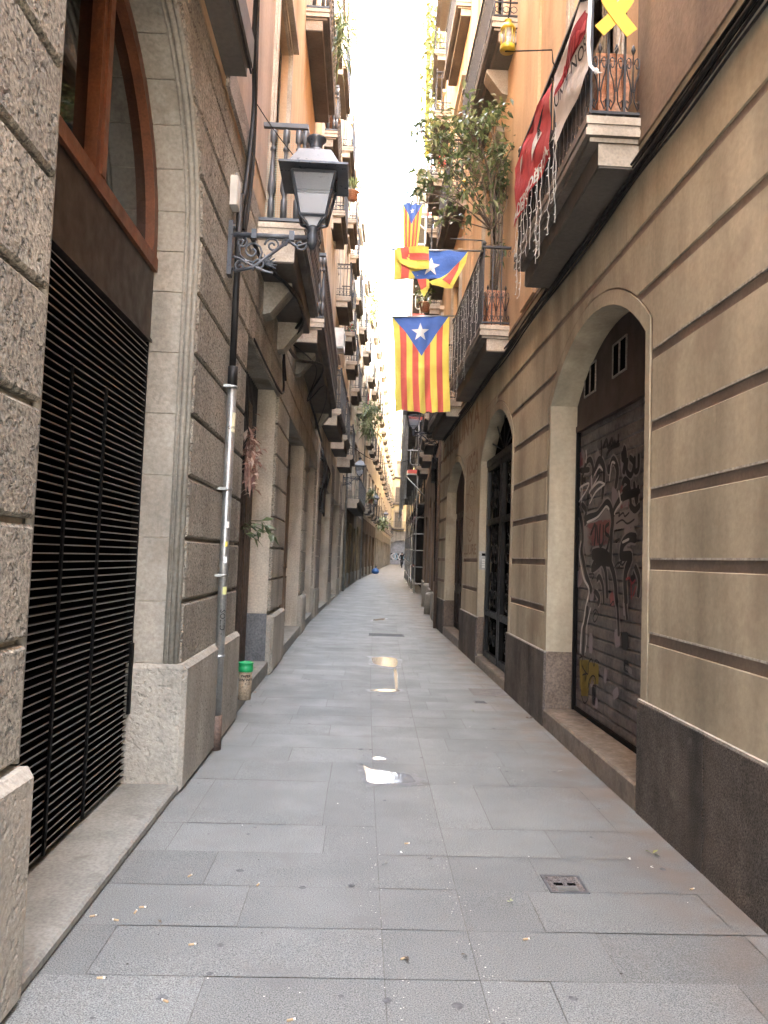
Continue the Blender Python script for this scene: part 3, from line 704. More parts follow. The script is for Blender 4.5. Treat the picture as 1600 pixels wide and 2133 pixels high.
for f_, lab, mt in ((fE, 'pale cream building row with many small balconies near the end of the left side', PALE), (fE2, 'last pale building on the left before the graffiti garage door', PALE)):
    Lx = bldg('plaster_building', lab, f_, gz(f_.y0))
    n = 6; ops = [(f_.y0+1+i*(f_.y1-f_.y0-1)/n, f_.y0+1+i*(f_.y1-f_.y0-1)/n+2.2, 3.0, 0) for i in range(n)]
    pier_front(f_, Lx, ops, 4.3, STONEP, None, STONEP, [('roll', SHUTTER) if i % 2 else ('door', WOOD) for i in range(n)])
    ys_ = [f_.y0+2.2+i*(f_.y1-f_.y0-4)/4 for i in range(5)]
    floors(f_, Lx, 4.301, (5.1, 9.4, 13.6, 17.7, 21.5), ys_, 2.3, mt, 25, BALST, SHUTG)
    for yy in ys_[::1]:
        for z in (5.0, 9.3, 13.5, 17.6): balcony(f_, Lx, yy-1.1, yy+1.1, z, .4, .3, 'far', IRON)

# ------------------------------------------------------------ right: the stucco building with three arches
fR = Fac(1, -6.5, 1.7795, 17.8, 1.95)
RA = bldg('stucco_building', 'ochre stucco building with grooved courses and three arched doorways, nearest on the right', fR)
OP = [(4.90, 7.40, 3.10, .50), (9.32, 11.75, 3.10, .55), (13.62, 16.3, 3.0, .48)]
out = [(-6.5, -.01)]
for o_ in OP: out += [(y, max(z, -.01)) for y, z in arch(o_[0], o_[1], -.01, o_[2], o_[3], 18)]
out += [(17.8, -.01), (17.8, 4.45), (-6.5, 4.45)]
m = MB(fR); m.slab(out, [], -.32, -.014, 0, 1); m.build('ground_storey_wall', [GROOVE, STUCCO], RA)
COs = [MB(fR) for _ in range(5)]; LPs = [MB(fR) for _ in range(4)]
cz = [.71, 1.14, 1.60, 2.045, 2.475, 2.94, 3.40, 3.86, 4.46]; GR = .062
bnd = [(arch_bound(*o_, .12, -1), arch_bound(*o_, .12, 1)) for o_ in OP]
for i, (z0, z1) in enumerate(zip(cz, cz[1:])):
    zt = z1-GR if i < 7 else z1
    segs = [(-6.5, bnd[0][0]), (bnd[0][1], bnd[1][0]), (bnd[1][1], bnd[2][0]), (bnd[2][1], 17.8)]
    if z0 > 3.8: segs = [(-6.5, 17.8)]
    for k_, (a, b) in enumerate(segs):
        if k_ == 2 and 1.6 <= z0 < 3.5: zt_ = z1
        else: zt_ = zt
        course(COs[k_ if z0 < 3.8 else 4], a, b, z0, zt_, -.014, 0, .004)
        if z0 < 3 and z0 > 1 and not (k_ == 2 and z0 > 1.7):
            aa = a if not callable(a) else a(z0); bb = b if not callable(b) else b(z0)
            LPs[k_].box(aa+.005, bb-.005, z0-.0, z0+.012, -.01, .0022)
for q_ in COs: q_.build('stucco_courses', STUCCO, RA)
for q_ in LPs:
    if q_.v: q_.build('pale_lip', LIP, RA)
for o_ in OP:
    BO = MB(fR); inn = arch(o_[0], o_[1], .71, o_[2], o_[3], 18); h = (o_[1]-o_[0])/2; Rr = (h*h+o_[3]**2)/(2*o_[3]); zc = o_[2]+o_[3]-Rr; ycn = (o_[0]+o_[1])/2
    outp = [(o_[0]-.12+.014, .71)]+[(ycn+(p[0]-ycn)*(1+.106/Rr), zc+(p[1]-zc)*(1+.106/Rr)) for p in inn[1:-1]]+[(o_[1]+.12-.014, .71)]
    for i in range(len(inn)-1): BO.prism([inn[i], inn[i+1], outp[i+1], outp[i]], -.013, .001)
    BO.build('arch_surround', STUCCO, RA)
for a, b in ((-6.5, 4.905), (7.395, 9.325), (11.745, 13.625), (16.295, 17.8)):
    PQ = MB(fR); cuts = [a]+[v for v in (-1.0, .4, 1.75, 3.05, 3.95, 8.05, 12.5) if a < v < b]+[b]
    for c0, c1 in zip(cuts, cuts[1:]): PQ.prism([(c0+.002, -.01), (c0+.002, .70), (c1-.002, .70), (c1-.002, -.01)], -.02, .022, 0, .004)
    PQ.build('plinth', PLINTHR, RA)
for a, b in ((-6.5, 4.905), (7.395, 9.325), (11.745, 13.625), (16.295, 17.8)): PC = MB(fR); PC.box(a, b, .70, .712, -.02, .018); PC.build('plinth_cap', LIP, RA)
for o_ in OP:
    for q_ in (o_[0], o_[1]): JL = MB(fR); JL.box(q_-.005, q_+.005, .15, .71, -.3, -.003); JL.build('jamb_base', JAMBLOW, RA)
for a, b, h_ in ((4.92, 7.38, .17), (9.34, 11.73, .12), (13.64, 16.28, .16)): SS = MB(fR); SS.prism([(a, -.01), (a, h_), (b, h_), (b, -.01)], -.3, .02, 0, .014); SS.build('doorstep', STEPR, RA)
rs = roller(fR, RA, 4.85, 7.45, .175, 2.86, -.29, SHUTTER)
hd = MB(fR); hd.box(4.9, 7.4, .172, .21, -.29, -.27); hd.box(7.36, 7.4, .172, 2.86, -.29, -.255); hd.box(4.9, 4.94, .172, 2.86, -.29, -.255); hd.build('shutter_rail', SLATD, rs)
ty = MB(fR); ty.box(4.85, 7.45, 2.86, 3.65, -.31, -.262); ty.box(4.88, 7.42, 2.84, 2.90, -.31, -.25); to = ty.build('tympanum', TYMP, RA)
for yv in (6.98, 6.17):
    v = MB(fR); v.box(yv-.16, yv+.16, 3.14, 3.41, -.262, -.258, 1)
    for a, b, c, d in ((-.17, .17, 3.13, 3.145), (-.17, .17, 3.405, 3.42), (-.17, -.158, 3.145, 3.405), (.158, .17, 3.145, 3.405), (-.012, .012, 3.145, 3.405)): v.box(yv+a, yv+b, c, d, -.262, -.25, 0)
    v.build('vent', [rough('vent_frame', (.3, .27, .24), streak=0), BLACK], to)
# spray paint on the shutter, traced stroke by stroke on its plane
GX = 2.146
def G1(cx, cy): p = AX(1190+cx/5.335, 860+cy/5.333, GX); return (p.y, p.z)
def G2(cx, cy): p = AX(1190+cx/5.335, 1200+cy/5.333, GX); return (p.y, p.z)
gr = MB(fR); DG = -.285
def st(fn, pts, wd, m, k=0):
    if k == 1 and wd >= .045 and m == 0: ribbon(gr, smooth([fn(*p) for p in pts], 5), wd+.035, DG+.0006, 4)
    ribbon(gr, smooth([fn(*p) for p in pts], 5), wd, DG+.0012*k, m)
for i in range(14):   # pale and maroon fills
    x0 = 180+i*18
    st(G1, [(x0, 1215-i*3), (x0-5, 1350), (x0+4, 1480-i*2)], .07, 2, 0)
for i in range(6): st(G1, [(125+i*16, 1260+i*5), (130+i*14, 1420), (160+i*10, 1570)], .06, 4, 0)
for i in range(9): st(G1, [(470+i*30, 1110-i*8), (480+i*30, 1300-i*6)], .08, 4, 0)
for i in range(8): st(G1, [(290+i*17, 1090), (290+i*18, 1190)], .07, 4, 0)
for i in range(5): st(G2, [(88+i*20, 930), (95+i*18, 1150), (110+i*12, 1330)], .08, 3, 0)
for i in range(5): st(G2, [(190+i*22, 950+i*6), (195+i*20, 1200)], .07, 3, 0)
rg = random.Random(8)
for i in range(26):   # cloudy layers of older paint
    x0, y0 = rg.uniform(70, 720), rg.uniform(300, 2050); h_ = rg.uniform(60, 260)
    st(G1, [(x0, y0), (x0+rg.uniform(-20, 20), y0+h_*.5), (x0+rg.uniform(-30, 30), y0+h_)], rg.uniform(.05, .16), rg.choice((4, 4, 2, 0, 6)), 0)
for i in range(12):
    x0, y0 = rg.uniform(70, 720), rg.uniform(60, 1500); st(G2, [(x0, y0), (x0+rg.uniform(-15, 15), y0+rg.uniform(60, 240))], rg.uniform(.06, .16), rg.choice((0, 4, 6, 6)), 0)
K = 1
for pts in ([(110, 700), (150, 560), (200, 520), (230, 620), (215, 720)], [(560, 800), (590, 740), (640, 800), (560, 880)], [(100, 1010), (150, 1090), (130, 1180)], [(700, 1700), (750, 1850), (735, 2050)], [(80, 640), (190, 630)], [(260, 1990), (300, 2060), (280, 2130)], [(640, 1010), (700, 1080), (760, 1020)]): st(G1, pts, .055, 0, K)
for pts in ([(480, 1120), (530, 1110), (520, 1150), (570, 1110), (590, 1150), (640, 1105)], [(490, 1230), (560, 1190), (620, 1230), (700, 1180)], [(480, 1420), (530, 1400), (490, 1440)], [(470, 1720), (520, 1660), (560, 1690), (600, 1640)]): st(G1, pts, .016, 0, 2)
for pts in ([(240, 700), (300, 600), (340, 640)], [(415, 760), (440, 560), (480, 560)], [(160, 1215), (270, 1165), (330, 1100), (380, 1040), (415, 1075)], [(470, 1130), (490, 1080), (560, 980)], [(560, 1440), (640, 1400)], [(520, 860), (540, 1000), (500, 1060)]): st(G1, pts, .022, 1, 2)
st(G1, [(60, 1060), (100, 1220), (110, 1400), (100, 1530), (130, 1700), (150, 1800), (190, 1920), (215, 1990)], .075, 0, K)
st(G1, [(130, 1230), (170, 1170), (270, 1140), (330, 1070), (385, 1005), (430, 1060), (450, 1200), (435, 1340), (430, 1520), (425, 1660), (455, 1760), (480, 1900), (490, 2050), (505, 2130)], .075, 0, K)
st(G1, [(455, 1150), (470, 1080), (540, 960), (640, 905), (740, 880)], .07, 0, K)
st(G1, [(215, 1580), (280, 1560), (350, 1570), (420, 1640), (330, 1630), (240, 1610)], .1, 0, K)
st(G1, [(250, 1650), (215, 1740), (280, 1700), (330, 1660), (370, 1760), (385, 1950), (390, 2060)], .06, 0, K)
st(G1, [(270, 1860), (300, 1820), (335, 1900), (345, 2000), (350, 2120)], .05, 0, K)
st(G1, [(720, 1395), (640, 1385), (570, 1450), (545, 1560), (560, 1590), (650, 1590), (640, 1650), (600, 1760), (590, 1900), (600, 2060), (600, 2120)], .08, 0, K)
st(G2, [(490, 200), (505, 350), (515, 530), (520, 670)], .05, 0, K); st(G2, [(590, 180), (600, 340), (615, 490)], .045, 0, K)
st(G2, [(165, 330), (160, 450), (130, 560), (120, 760), (115, 880)], .08, 0, K)
for x0, x1, top, bot in ((240, 360, 520, 1000), (400, 510, 520, 880), (560, 600, 400, 720)):
    st(G1, [(x0, bot-300), (x0+10, top+120), ((x0+x1)/2, top), (x1-5, top+120), (x1-30, bot-40)], .07, 0, K)
for pts in ([(320, 300), (325, 400), (320, 500)], [(340, 390), (380, 300), (400, 380), (440, 290), (460, 370)], [(470, 300), (480, 360), (510, 340), (515, 230)], [(380, 480), (430, 390), (530, 350)]): st(G1, pts, .04, 0, K)
for pts in ([(620, 500), (610, 640), (660, 690), (690, 560), (640, 490)], [(700, 480), (700, 640), (740, 620), (745, 450)], [(640, 800), (660, 1080)], [(690, 760), (720, 1000), (740, 800)], [(660, 900), (760, 870)]): st(G1, pts, .05, 0, K)
for j, word in enumerate(([(200, 1360), (250, 1240), (255, 1360), (240, 1480)], [(270, 1240), (285, 1450)], [(310, 1230), (300, 1460), (340, 1440), (345, 1240)], [(410, 1230), (370, 1270), (375, 1340), (410, 1380), (390, 1500), (360, 1560)])): st(G1, word, .035, 0, K)
for pts in ([(90, 870), (85, 830), (150, 790), (185, 790), (150, 870), (70, 990)], [(110, 800), (100, 1000)], [(215, 690), (215, 820), (185, 890), (300, 690), (220, 830), (190, 870)], [(210, 850), (290, 770), (360, 790), (350, 800), (260, 880), (190, 1010)], [(205, 900), (215, 970)]): st(G1, pts, .02, 1, 2)
st(G1, [(95, 1420), (75, 1560), (100, 1720), (130, 1850), (185, 1960), (165, 2100)], .03, 1, 2)
st(G2, [(180, 210), (145, 350), (125, 500), (100, 600), (85, 860)], .03, 1, 2)
st(G2, [(205, 350), (165, 520), (160, 640), (155, 740), (140, 850)], .02, 1, 2)
st(G1, [(150, 410), (155, 480), (148, 560)], .03, 1, 2)
for pts in ([(75, 910), (110, 900), (105, 990), (170, 1090), (180, 970), (215, 920), (240, 1000), (260, 930), (300, 960)], [(170, 1250), (190, 1150), (230, 1105), (260, 1160), (255, 1380)], [(95, 1320), (130, 1410), (170, 1370), (175, 1260)], [(110, 1100), (150, 1090), (140, 1170)]): st(G2, pts, .014, 0, 2)
for pts in ([(600, 40), (640, 20), (670, 80), (710, 40)], [(660, 60), (665, 260)], [(680, 230), (720, 110)]): st(G2, pts, .02, 5, 2)
for pts in ([(230, 400), (260, 370), (290, 430), (250, 510), (230, 460), (260, 400)], [(420, 250), (425, 320), (460, 280), (470, 350)], [(510, 1680-1811), (560, 1640-1811), (520, 1720-1811)], [(180, 1790-1811), (240, 1790-1811), (220, 1850-1811)]): st(G2, pts, .014, 0, 2)
gr.build('graffiti', [PAINTB, PAINTW, PAINTM, PAINTY, PAINTG, plain('spray_red', (.22, .02, .03), .5), plain('spray_lilac', (.2, .17, .19), .5)], rs)
# iron street door
dd_ = MB(fR)
for a, b in ((9.36, 10.52), (10.56, 11.72)):
    for s0, s1 in ((a, a+.09), (b-.09, b)): dd_.box(s0, s1, .13, 3.0, -.16, -.1)
    for q in (.13, .75, 2.1, 2.92): dd_.box(a+.09, b-.09, q, q+.09, -.158, -.102)
dd_.box(9.33, 11.74, 3.0, 3.1, -.17, -.09)
do = dd_.build('iron_door', rough('black_gloss_iron', (.006, .006, .006), ns=8, fs=60, bump=.1, streak=0, ro=.45, spec=.35), RA)
ds = MB(fR)
for a in (9.94, 11.14):
    for zc_, r_ in ((1.05, .3), (1.7, .33), (2.5, .32), (.45, .2)):
        for q in (-1, 1):
            ds.tube(spiral(a+q*.16, zc_, r_*.7, 1.4, math.pi/2, q, 18, .15, -.13), .012, 5)
            ds.tube(spiral(a+q*.18, zc_+r_*.9, r_*.42, 1.2, -math.pi/2, -q, 14, .15, -.13), .009, 5)
    for q in range(5): ds.tube([(a-.36+.18*q, .84, -.135), (a-.36+.18*q, 2.92, -.135)], .006, 4)
for q in range(7): ds.tube([(10.54+.12*math.cos(q*math.pi/6), 3.1+.05*math.sin(q*math.pi/6), -.13), (10.54+1.15*math.cos(q*math.pi/6), 3.1+.5*math.sin(q*math.pi/6), -.13)], .01, 5)
ds.build('scrollwork', MATS['black_gloss_iron'], do)
dp = MB(fR); dp.box(9.3, 11.8, .1, 3.66, -.26, -.2); dp.build('dark_glass', BLACK, do)
door_leaf(fR, RA, 13.62, 16.3, .16, 2.55, -.22, DARKWOOD)
ty2 = MB(fR); ty2.box(13.6, 16.32, 2.55, 3.5, -.3, -.2); ty2.build('tympanum', TYMP, RA)
# faded painted words between the doors
def wall_text(f, parent, body_, ya, yb, z0, z1, d, mt, name='painted_lettering', bold=.02, bend=0):
    vs, fs = text_tris(body_, 1, bold); xs = [v[0] for v in vs]; zs = [v[1] for v in vs]; m = MB(f)
    mx, nx, mz, nz = min(xs), max(xs), min(zs), max(zs)
    m.add([((yb+(ya-yb)*(v[0]-mx)/(nx-mx)) if f.side > 0 else (ya+(yb-ya)*(v[0]-mx)/(nx-mx)), z0+(z1-z0)*(v[1]-mz)/(nz-mz)+bend*math.sin(math.pi*(v[0]-mx)/(nx-mx)), d) for v in vs], fs)
    return m.build(name, mt, parent, recalc=False)
wall_text(fR, RA, 'CATALUNYA', 12.0, 17.4, 3.74, 4.16, .004, FRESCO)
wall_text(fR, RA, 'VISCA', 12.0, 13.4, 3.0, 3.36, .004, FRESCO)
wall_text(fR, RA, 'LLIURE', 12.0, 13.4, 1.66, 1.83, .004, FRESCO)
ov = MB(fR)
for r_, wd_ in ((1, .03), (.8, .02), (.5, .012)):
    ribbon(ov, [(12.7+.48*r_*math.cos(t*.2618), 2.38+.5*r_*math.sin(t*.2618)) for t in range(25)], wd_, .004)
for k in range(10): ribbon(ov, smooth([(12.06+.02*k+random.random()*1.2, 2.0+random.random()*.9) for _ in range(3)], 4), .012, .0045)
ov.build('painted_emblem', FRESCO, RA)
# upper storeys
wR = [(1.0, 4.75, 1.25, 2.7), (6.2, 4.66, 1.3, 2.8), (11.3, 4.66, 1.3, 2.8), (15.6, 4.66, 1.25, 2.8)]
for zz in (8.75, 12.75): wR += [(yy, zz, 1.2, 2.5) for yy in (1.0, 6.2, 11.3, 15.8)]
upper_wall(fR, RA, 4.451, 15.9, wR, ORANGE)
for i, wv in enumerate(wR): window(fR, RA, *wv, style=0, trim=BALST if wv[1] < 6 else CREAM, mt=SHUT, slats=wv[1] < 13)
br_ = MB(fR); br_.box(-6.5, 17.8, 4.452, 4.5, 0, .014); br_.build('string_course', BROWNW, RA)
pb = MB(fR); pb.box(-6.5, 5.1, 4.505, 7.5, 0, .012); pb.build('plaster_patch', BROWNW, RA)
for y0, y1, z in ((5.02, 7.5, 4.62), (9.68, 13.0, 4.6), (14.3, 17.3, 4.6)): balcony(fR, RA, y0, y1, z, .385, .32, 'scroll', IRON, h=1.05)
for y0, y1, z, d in ((9.65, 13.0, 8.72, .34), (14.6, 17.0, 12.72, .3), (5.0, 7.6, 8.72, .34), (14.4, 17.0, 8.72, .34), (9.6, 12.9, 12.72, .3), (5, 7.6, 12.72, .3)): balcony(fR, RA, y0, y1, z, d, .3, 'ring', IRON, corb=(y0 == 9.65))
for yy in (8.55, 13.7): pil = MB(fR); pil.box(yy-.35, yy+.35, 4.52, 15.7, 0, .035); pil.build('pilaster', ORANGE, RA)
body(fR, RA, 15.9)

# ------------------------------------------------------------ right: beyond
fS = Fac(1, 17.8, 1.95, 33, 2.95)
RB = bldg('plaster_building', 'brown street front with red orange upper floors, between the painted wall and the scaffolding', fS)
pier_front(fS, RB, [(18.2, 19.8, 3.3, 0), (20.8, 22.0, 3.2, 0), (24.0, 25.6, 3.3, .3), (28.0, 29.8, 3.2, 0)], 4.6, BROWNW, None, STONEP, [('door', DARKWOOD), ('door', DARKWOOD), ('roll', SHUTTER), ('door', DARKWOOD)])
floors(fS, RB, 4.601, (5.2, 9.0, 12.8, 16.6), (19.4, 22.6, 26.2, 30), 2.4, ORANGE, 20.2, CREAM, SHUT)
for y0 in (18.4, 21.6, 25.2, 29):
    for z in (5.1, 8.9, 12.7, 16.5): balcony(fS, RB, y0, y0+2.1, z, .4, .28, 'ring', IRON)
fT = Fac(1, 33, 3.55, 60, 4.95); fT2 = Fac(1, 60, 4.95, 90, 7.1); fT3 = Fac(1, 90, 7.1, 114, 9.2)
for f_, lab, mt, top in ((fT, 'grey brown building hidden behind the scaffolding', BROWNW, 18.5), (fT2, 'yellow plaster building beyond the scaffolding on the right', YELLOW, 20.0), (fT3, 'last cream building on the right before the graffiti garage door', CREAM, 20)):
    Rx = bldg('plaster_building', lab, f_, gz(f_.y0))
    n = 5; sp = (f_.y1-f_.y0-1)/n; ops = [(f_.y0+1+i*sp, f_.y0+1+i*sp+2.2, 3.0, 0) for i in range(n)]
    pier_front(f_, Rx, ops, 4.3, BROWNW, None, STONEP, [('roll', SHUTTER) if i % 2 else ('door', DARKWOOD) for i in range(n)])
    ys_ = [f_.y0+2.2+i*(f_.y1-f_.y0-4)/4 for i in range(5)]
    floors(f_, Rx, 4.301, (5.1, 9.0, 12.8, 16.0), ys_, 2.2, mt, top, CREAM, SHUT)
    for yy in ys_:
        for z in (5.0, 8.9, 12.7): balcony(f_, Rx, yy-1.1, yy+1.1, z, .35, .3, 'far', IRON)
# end of the alley
class EndF:
    y0 = 3.0; y1 = 12.0; side = 1
    def __call__(s, a, z, d): return (a, 115.0-d, z)
fZ = EndF()
EB = thing('end_building', 'pale yellow building with an arched garage door closing the end of the alley', 'building', (6.5, 115, gz(114)))
g0 = gz(114)
m = MB(fZ); ar = arch(5.4, 8.5, g0-.1, g0+3.0, .6, 12)
m.slab([(0, g0-.1)]+ar+[(14, g0-.1), (14, g0+5), (0, g0+5)], [], -.4, 0); m.build('street_wall', JAMB, EB)
ws = [(yy, z, 1.1, 2.3) for z in (6.2, 10, 14, 18, 22) for yy in (3.5, 6.4, 9.3, 12)]
hol = [[(a-.55, z), (a-.55, z+h), (a+.55, z+h), (a+.55, z)] for a, z, w_, h in ws]
m = MB(fZ); m.slab([(0, g0+5.001), (0, 27), (14, 27), (14, g0+5.001)], hol, -.3, 0); m.build('upper_wall', YELLOW, EB)
for wv in ws: window(fZ, EB, *wv, trim=CREAM, mt=SHUT, slats=False)
for a in (6.4, 9.3):
    for z in (6.1, 9.9, 13.9): balcony(fZ, EB, a-1, a+1, z, .45, .25, 'far', IRON)
m = MB(fZ); m.box(0, 14, g0-.1, 26.9, -8, -.41); m.build('building_mass', BROWNW, EB)
gd = roller(fZ, EB, 5.35, 8.55, g0, g0+3.65, -.3, rough('grey_garage_door', (.36, .37, .39), ns=3, streak=.2), .14)
gg = MB(fZ)
for k in range(9):
    cx = 5.6+.32*k; ribbon(gg, smooth([(cx+.3*math.cos(t)*random.uniform(.5, 1), g0+1.15+.5*math.sin(t)*random.uniform(.6, 1.1)) for t in (0, 1.3, 2.6, 3.9, 5.2, 6.3)], 4), .13, -.285+.001*(k % 3), k % 3)
gg.build('graffiti', [PAINTB, PAINTW, plain('spray_blue', (.2, .32, .4), .5)], gd)
# ------------------------------------------------------------ street lamps
def square_ring(c, hw, z): return [(c[0]+a*hw, c[1]+b*hw, z) for a, b in ((-1, -1), (1, -1), (1, 1), (-1, 1))]
def frustum(mb, c, h0, z0, h1, z1, m=0):
    mb.add(square_ring(c, h0, z0)+square_ring(c, h1, z1), [(0, 1, 5, 4), (1, 2, 6, 5), (2, 3, 7, 6), (3, 0, 4, 7), (3, 2, 1, 0), (4, 5, 6, 7)], m)
def lamp(wx, y, z, s, label, reach=.655, group='wall lanterns of the alley'):
    t = thing('street_lamp', label, 'street lamp', (wx, y, z), group)
    P = MB(); P.box(wx+s*.0, wx+s*.035, y-.045, y+.045, z-.34, z+.1)
    for q in (z-.29, z+.05): P.lathe([(.02, 0), (.02, .02), (.008, .03)], (wx+s*.03, y, q), 6, up=2)
    P.build('wall_plate', LAMPIRON, t)
    A = MB(); A.tube([(wx+s*.03, y, z), (wx+s*reach, y, z)], .021, 8)
    A.tube([(wx+s*.05, y, z-.3), (wx+s*.2, y, z-.26), (wx+s*.48, y, z-.03)], .015, 6)
    for q in (.2, .5): A.box(wx+s*q-.02, wx+s*q+.02, y-.026, y+.026, z-.03, z+.045)
    A.lathe([(.02, -.09), (.04, -.05), (.05, 0), (.035, .05), (.055, .07), (.03, .1)], (wx+s*(reach+.01), y, z), 10, up=2)
    A.build('bracket_arm', LAMPIRON, t)
    S = MB()
    for a, b, r_, st_, cw, tn in ((.19, -.13, .11, 2.2, 1, 1.9), (.35, -.075, .065, 3.1, -1, 1.5), (.10, -.26, .055, .4, 1, 1.4), (.45, -.05, .035, 0, 1, 1.3), (.25, -.24, .06, 4, -1, 1.2), (.10, -.06, .05, 1, -1, 1.3), (.57, -.06, .05, .2, -1, 1.1)):
        S.tube([(wx+s*p[0], y, z+p[1]) for p in spiral(a, b, r_, tn, st_, cw, 18, .15)], .0095, 5)
    S.tube([(wx+s*p[0], y, z+p[1]) for p in smooth([(.04, -.18), (.1, -.2), (.2, -.25), (.3, -.29), (.36, -.3)], 4)], .011, 5)
    for k in range(7):
        an = -.4+k*.35; S.tube([(wx+s*.3, y, z-.23), (wx+s*(.3+.09*math.cos(an)), y, z-.23+.085*math.sin(an))], [.012, .005], 5)
    S.tube([(wx+s*p[0], y, z+p[1]) for p in smooth([(.48, -.03), (.54, -.07), (.6, -.05), (.66, -.03)], 4)], .012, 5)
    S.build('scrollwork', LAMPIRON, t)
    c = (wx+s*(reach+.01), y+.02); F_ = MB()
    zb, zt = z+.16, z+.485; hb, ht = .105, .17
    for a, b in ((-1, -1), (1, -1), (1, 1), (-1, 1)):
        F_.tube([(c[0]+a*hb, c[1]+b*hb, zb), (c[0]+a*ht, c[1]+b*ht, zt)], .011, 4)
        F_.tube([(c[0]+a*.02, c[1]+b*.02, z+.06), (c[0]+a*.055, c[1]+b*.055, z+.12), (c[0]+a*hb, c[1]+b*hb, zb)], .012, 5)
    for hw, zz, r_ in ((hb, zb, .012), (ht, zt, .014)):
        q = square_ring(c, hw, zz)
        for i in range(4): F_.tube([q[i], q[(i+1) % 4]], r_, 4)
    F_.build('lantern_frame', LAMPIRON, t)
    G_ = [[], []]
    b_, t_ = square_ring(c, hb-.006, zb+.01), square_ring(c, ht-.006, zt-.01)
    for i in range(4):
        g = MB(); j = (i+1) % 4; g.add([b_[i], b_[j], t_[j], t_[i]], [(0, 1, 2, 3)]); g.build('lantern_glass', FROST, t, recalc=False)
    D = MB(); frustum(D, c, hb-.014, zb+.012, .128, zb+.16); frustum(D, c, .03, z+.09, .07, zb); D.build('diffuser', DIFF, t)
    Rf = MB(); frustum(Rf, c, .27, zt+.012, .27, zt+.028); frustum(Rf, c, .215, zt+.03, .125, zt+.2)
    Rf.lathe([(.115, zt+.2), (.1, zt+.23), (.06, zt+.255)], (c[0], c[1], 0), 12, up=2); Rf.build('lantern_roof', LAMPIRON, t)
    Ch = MB(); Ch.lathe([(.058, zt+.25), (.05, zt+.28), (.054, zt+.31), (.08, zt+.335), (.082, zt+.35), (.03, zt+.36), (.006, zt+.37), (.004, zt+.39)], (c[0], c[1], 0), 12, up=2); Ch.build('chimney', LAMPIRON, t)
    return t
lamp(fA.x(6.05), 6.05, 4.095, 1, 'large grey iron lantern on a scrolled bracket, beside the drain pipe of the stone building')
lamp(lerp(PL, 31.0), 31.0, 4.75, 1, 'small lantern just above the low long balcony on the left side')
lamp(lerp(PL, 52), 52, 5.1, 1, 'tiny lantern over the black roller shutters, second farthest on the left')
lamp(lerp(PL, 72), 72, 5.2, 1, 'farthest left lantern, in front of the yellow house at the end')
lamp(lerp(PR, 19.4), 19.4, 4.78, -1, 'lantern half hidden behind the bottom hem of the large hanging flag')
lamp(lerp(PR, 100), 100, 5.6, -1, 'very distant lantern beside the arched garage door at the end')

# ------------------------------------------------------------ pipes, boxes and cables
t = thing('drain_pipe', 'galvanised drain pipe with stickers running up the stone pier', 'pipe', (-1.04, 6.2, 0))
px_ = fA.x(6.2)+.055
p = MB(); p.tube([(px_, 6.2, .25), (px_, 6.2, 2.92)], .036, 14); p.build('pipe', GALV, t)
p = MB(); p.tube([(px_, 6.2, 0), (px_, 6.2, .27)], .045, 14); p.build('foot_sleeve', RUST, t)
p = MB(); p.tube([(px_, 6.2, 2.9), (px_, 6.2, 3.06)], .04, 14); p.tube([(px_-.005, 6.2, 3.05), (px_-.005, 6.2, 4.5)], .027, 12); p.tube([(px_-.012, 6.265, 3.0), (px_-.012, 6.265, 4.5)], .013, 8); p.build('upper_conduit', CABLE, t)
for zz in (.72, 1.36, 2.05, 2.88):
    p = MB(); p.tube([(px_, 6.2, zz), (px_, 6.2, zz+.022)], .043, 14); p.box(px_-.1, px_, 6.13, 6.17, zz, zz+.02); p.build('clamp', GALV, t)
stk = [(2.52, .11, .030, (.66, .62, .42), 'OMF'), (1.75, .05, .012, (.7, .7, .68), None), (1.6, .04, .012, (.7, .55, .1), None), (1.47, .05, .014, (.7, .7, .7), None), (1.22, .06, .018, (.6, .6, .25), None), (2.62, .06, .03, (.66, .62, .42), None)]
for i, (zz, hh, w_, col, tx) in enumerate(stk):
    p = MB(); n = 6; a0 = -1.35+random.uniform(-.3, .5) if not tx else -1.2
    vs = [(px_+.0375*math.cos(a0+k*w_/.036*2/n*1.0), 6.2+.0375*math.sin(a0+k*w_/.036*2/n), z_) for k in range(n+1) for z_ in (zz, zz+hh)]
    p.add(vs, [(2*k, 2*k+2, 2*k+3, 2*k+1) for k in range(n)]); so = p.build('sticker', plain('sticker_paper_%d' % i, col, .6), t, recalc=False)
def on_pipe(body_, zz, size, parent, vert):
    vs, fs = text_tris(body_, size, .0); m = MB(); a0 = -1.0
    for v in vs: pass
    m.add([(px_+.0382*math.cos(a0+(v[0] if not vert else v[1]-.4*size)/.038), 6.2+.0382*math.sin(a0+(v[0] if not vert else v[1]-.4*size)/.038), zz+(v[1] if not vert else -v[0])) for v in vs], fs)
    m.build('lettering', INK, parent, recalc=False)
on_pipe('OMF', 2.545, .035, t, False); on_pipe('SOLID -', 1.0, .06, t, True)
t = thing('junction_box', 'small pale junction box fixed to the stone above the lamp bracket', 'electrical box', (fA.x(6.1), 6.1, 4.4))
p = MB(fA); p.prism([(6.0, 4.32), (6.0, 4.56), (6.14, 4.56), (6.14, 4.32)], 0, .06, 0, .008); p.box(6.14, 6.16, 4.38, 4.5, .02, .045); p.build('casing', WHITEP, t)
p = MB(fA)
for k in range(3): p.tube([(6.03+.04*k, 4.56, .04), (6.03+.04*k, 4.585, .04)], .012, 6)
p.build('gland', GALV, t)
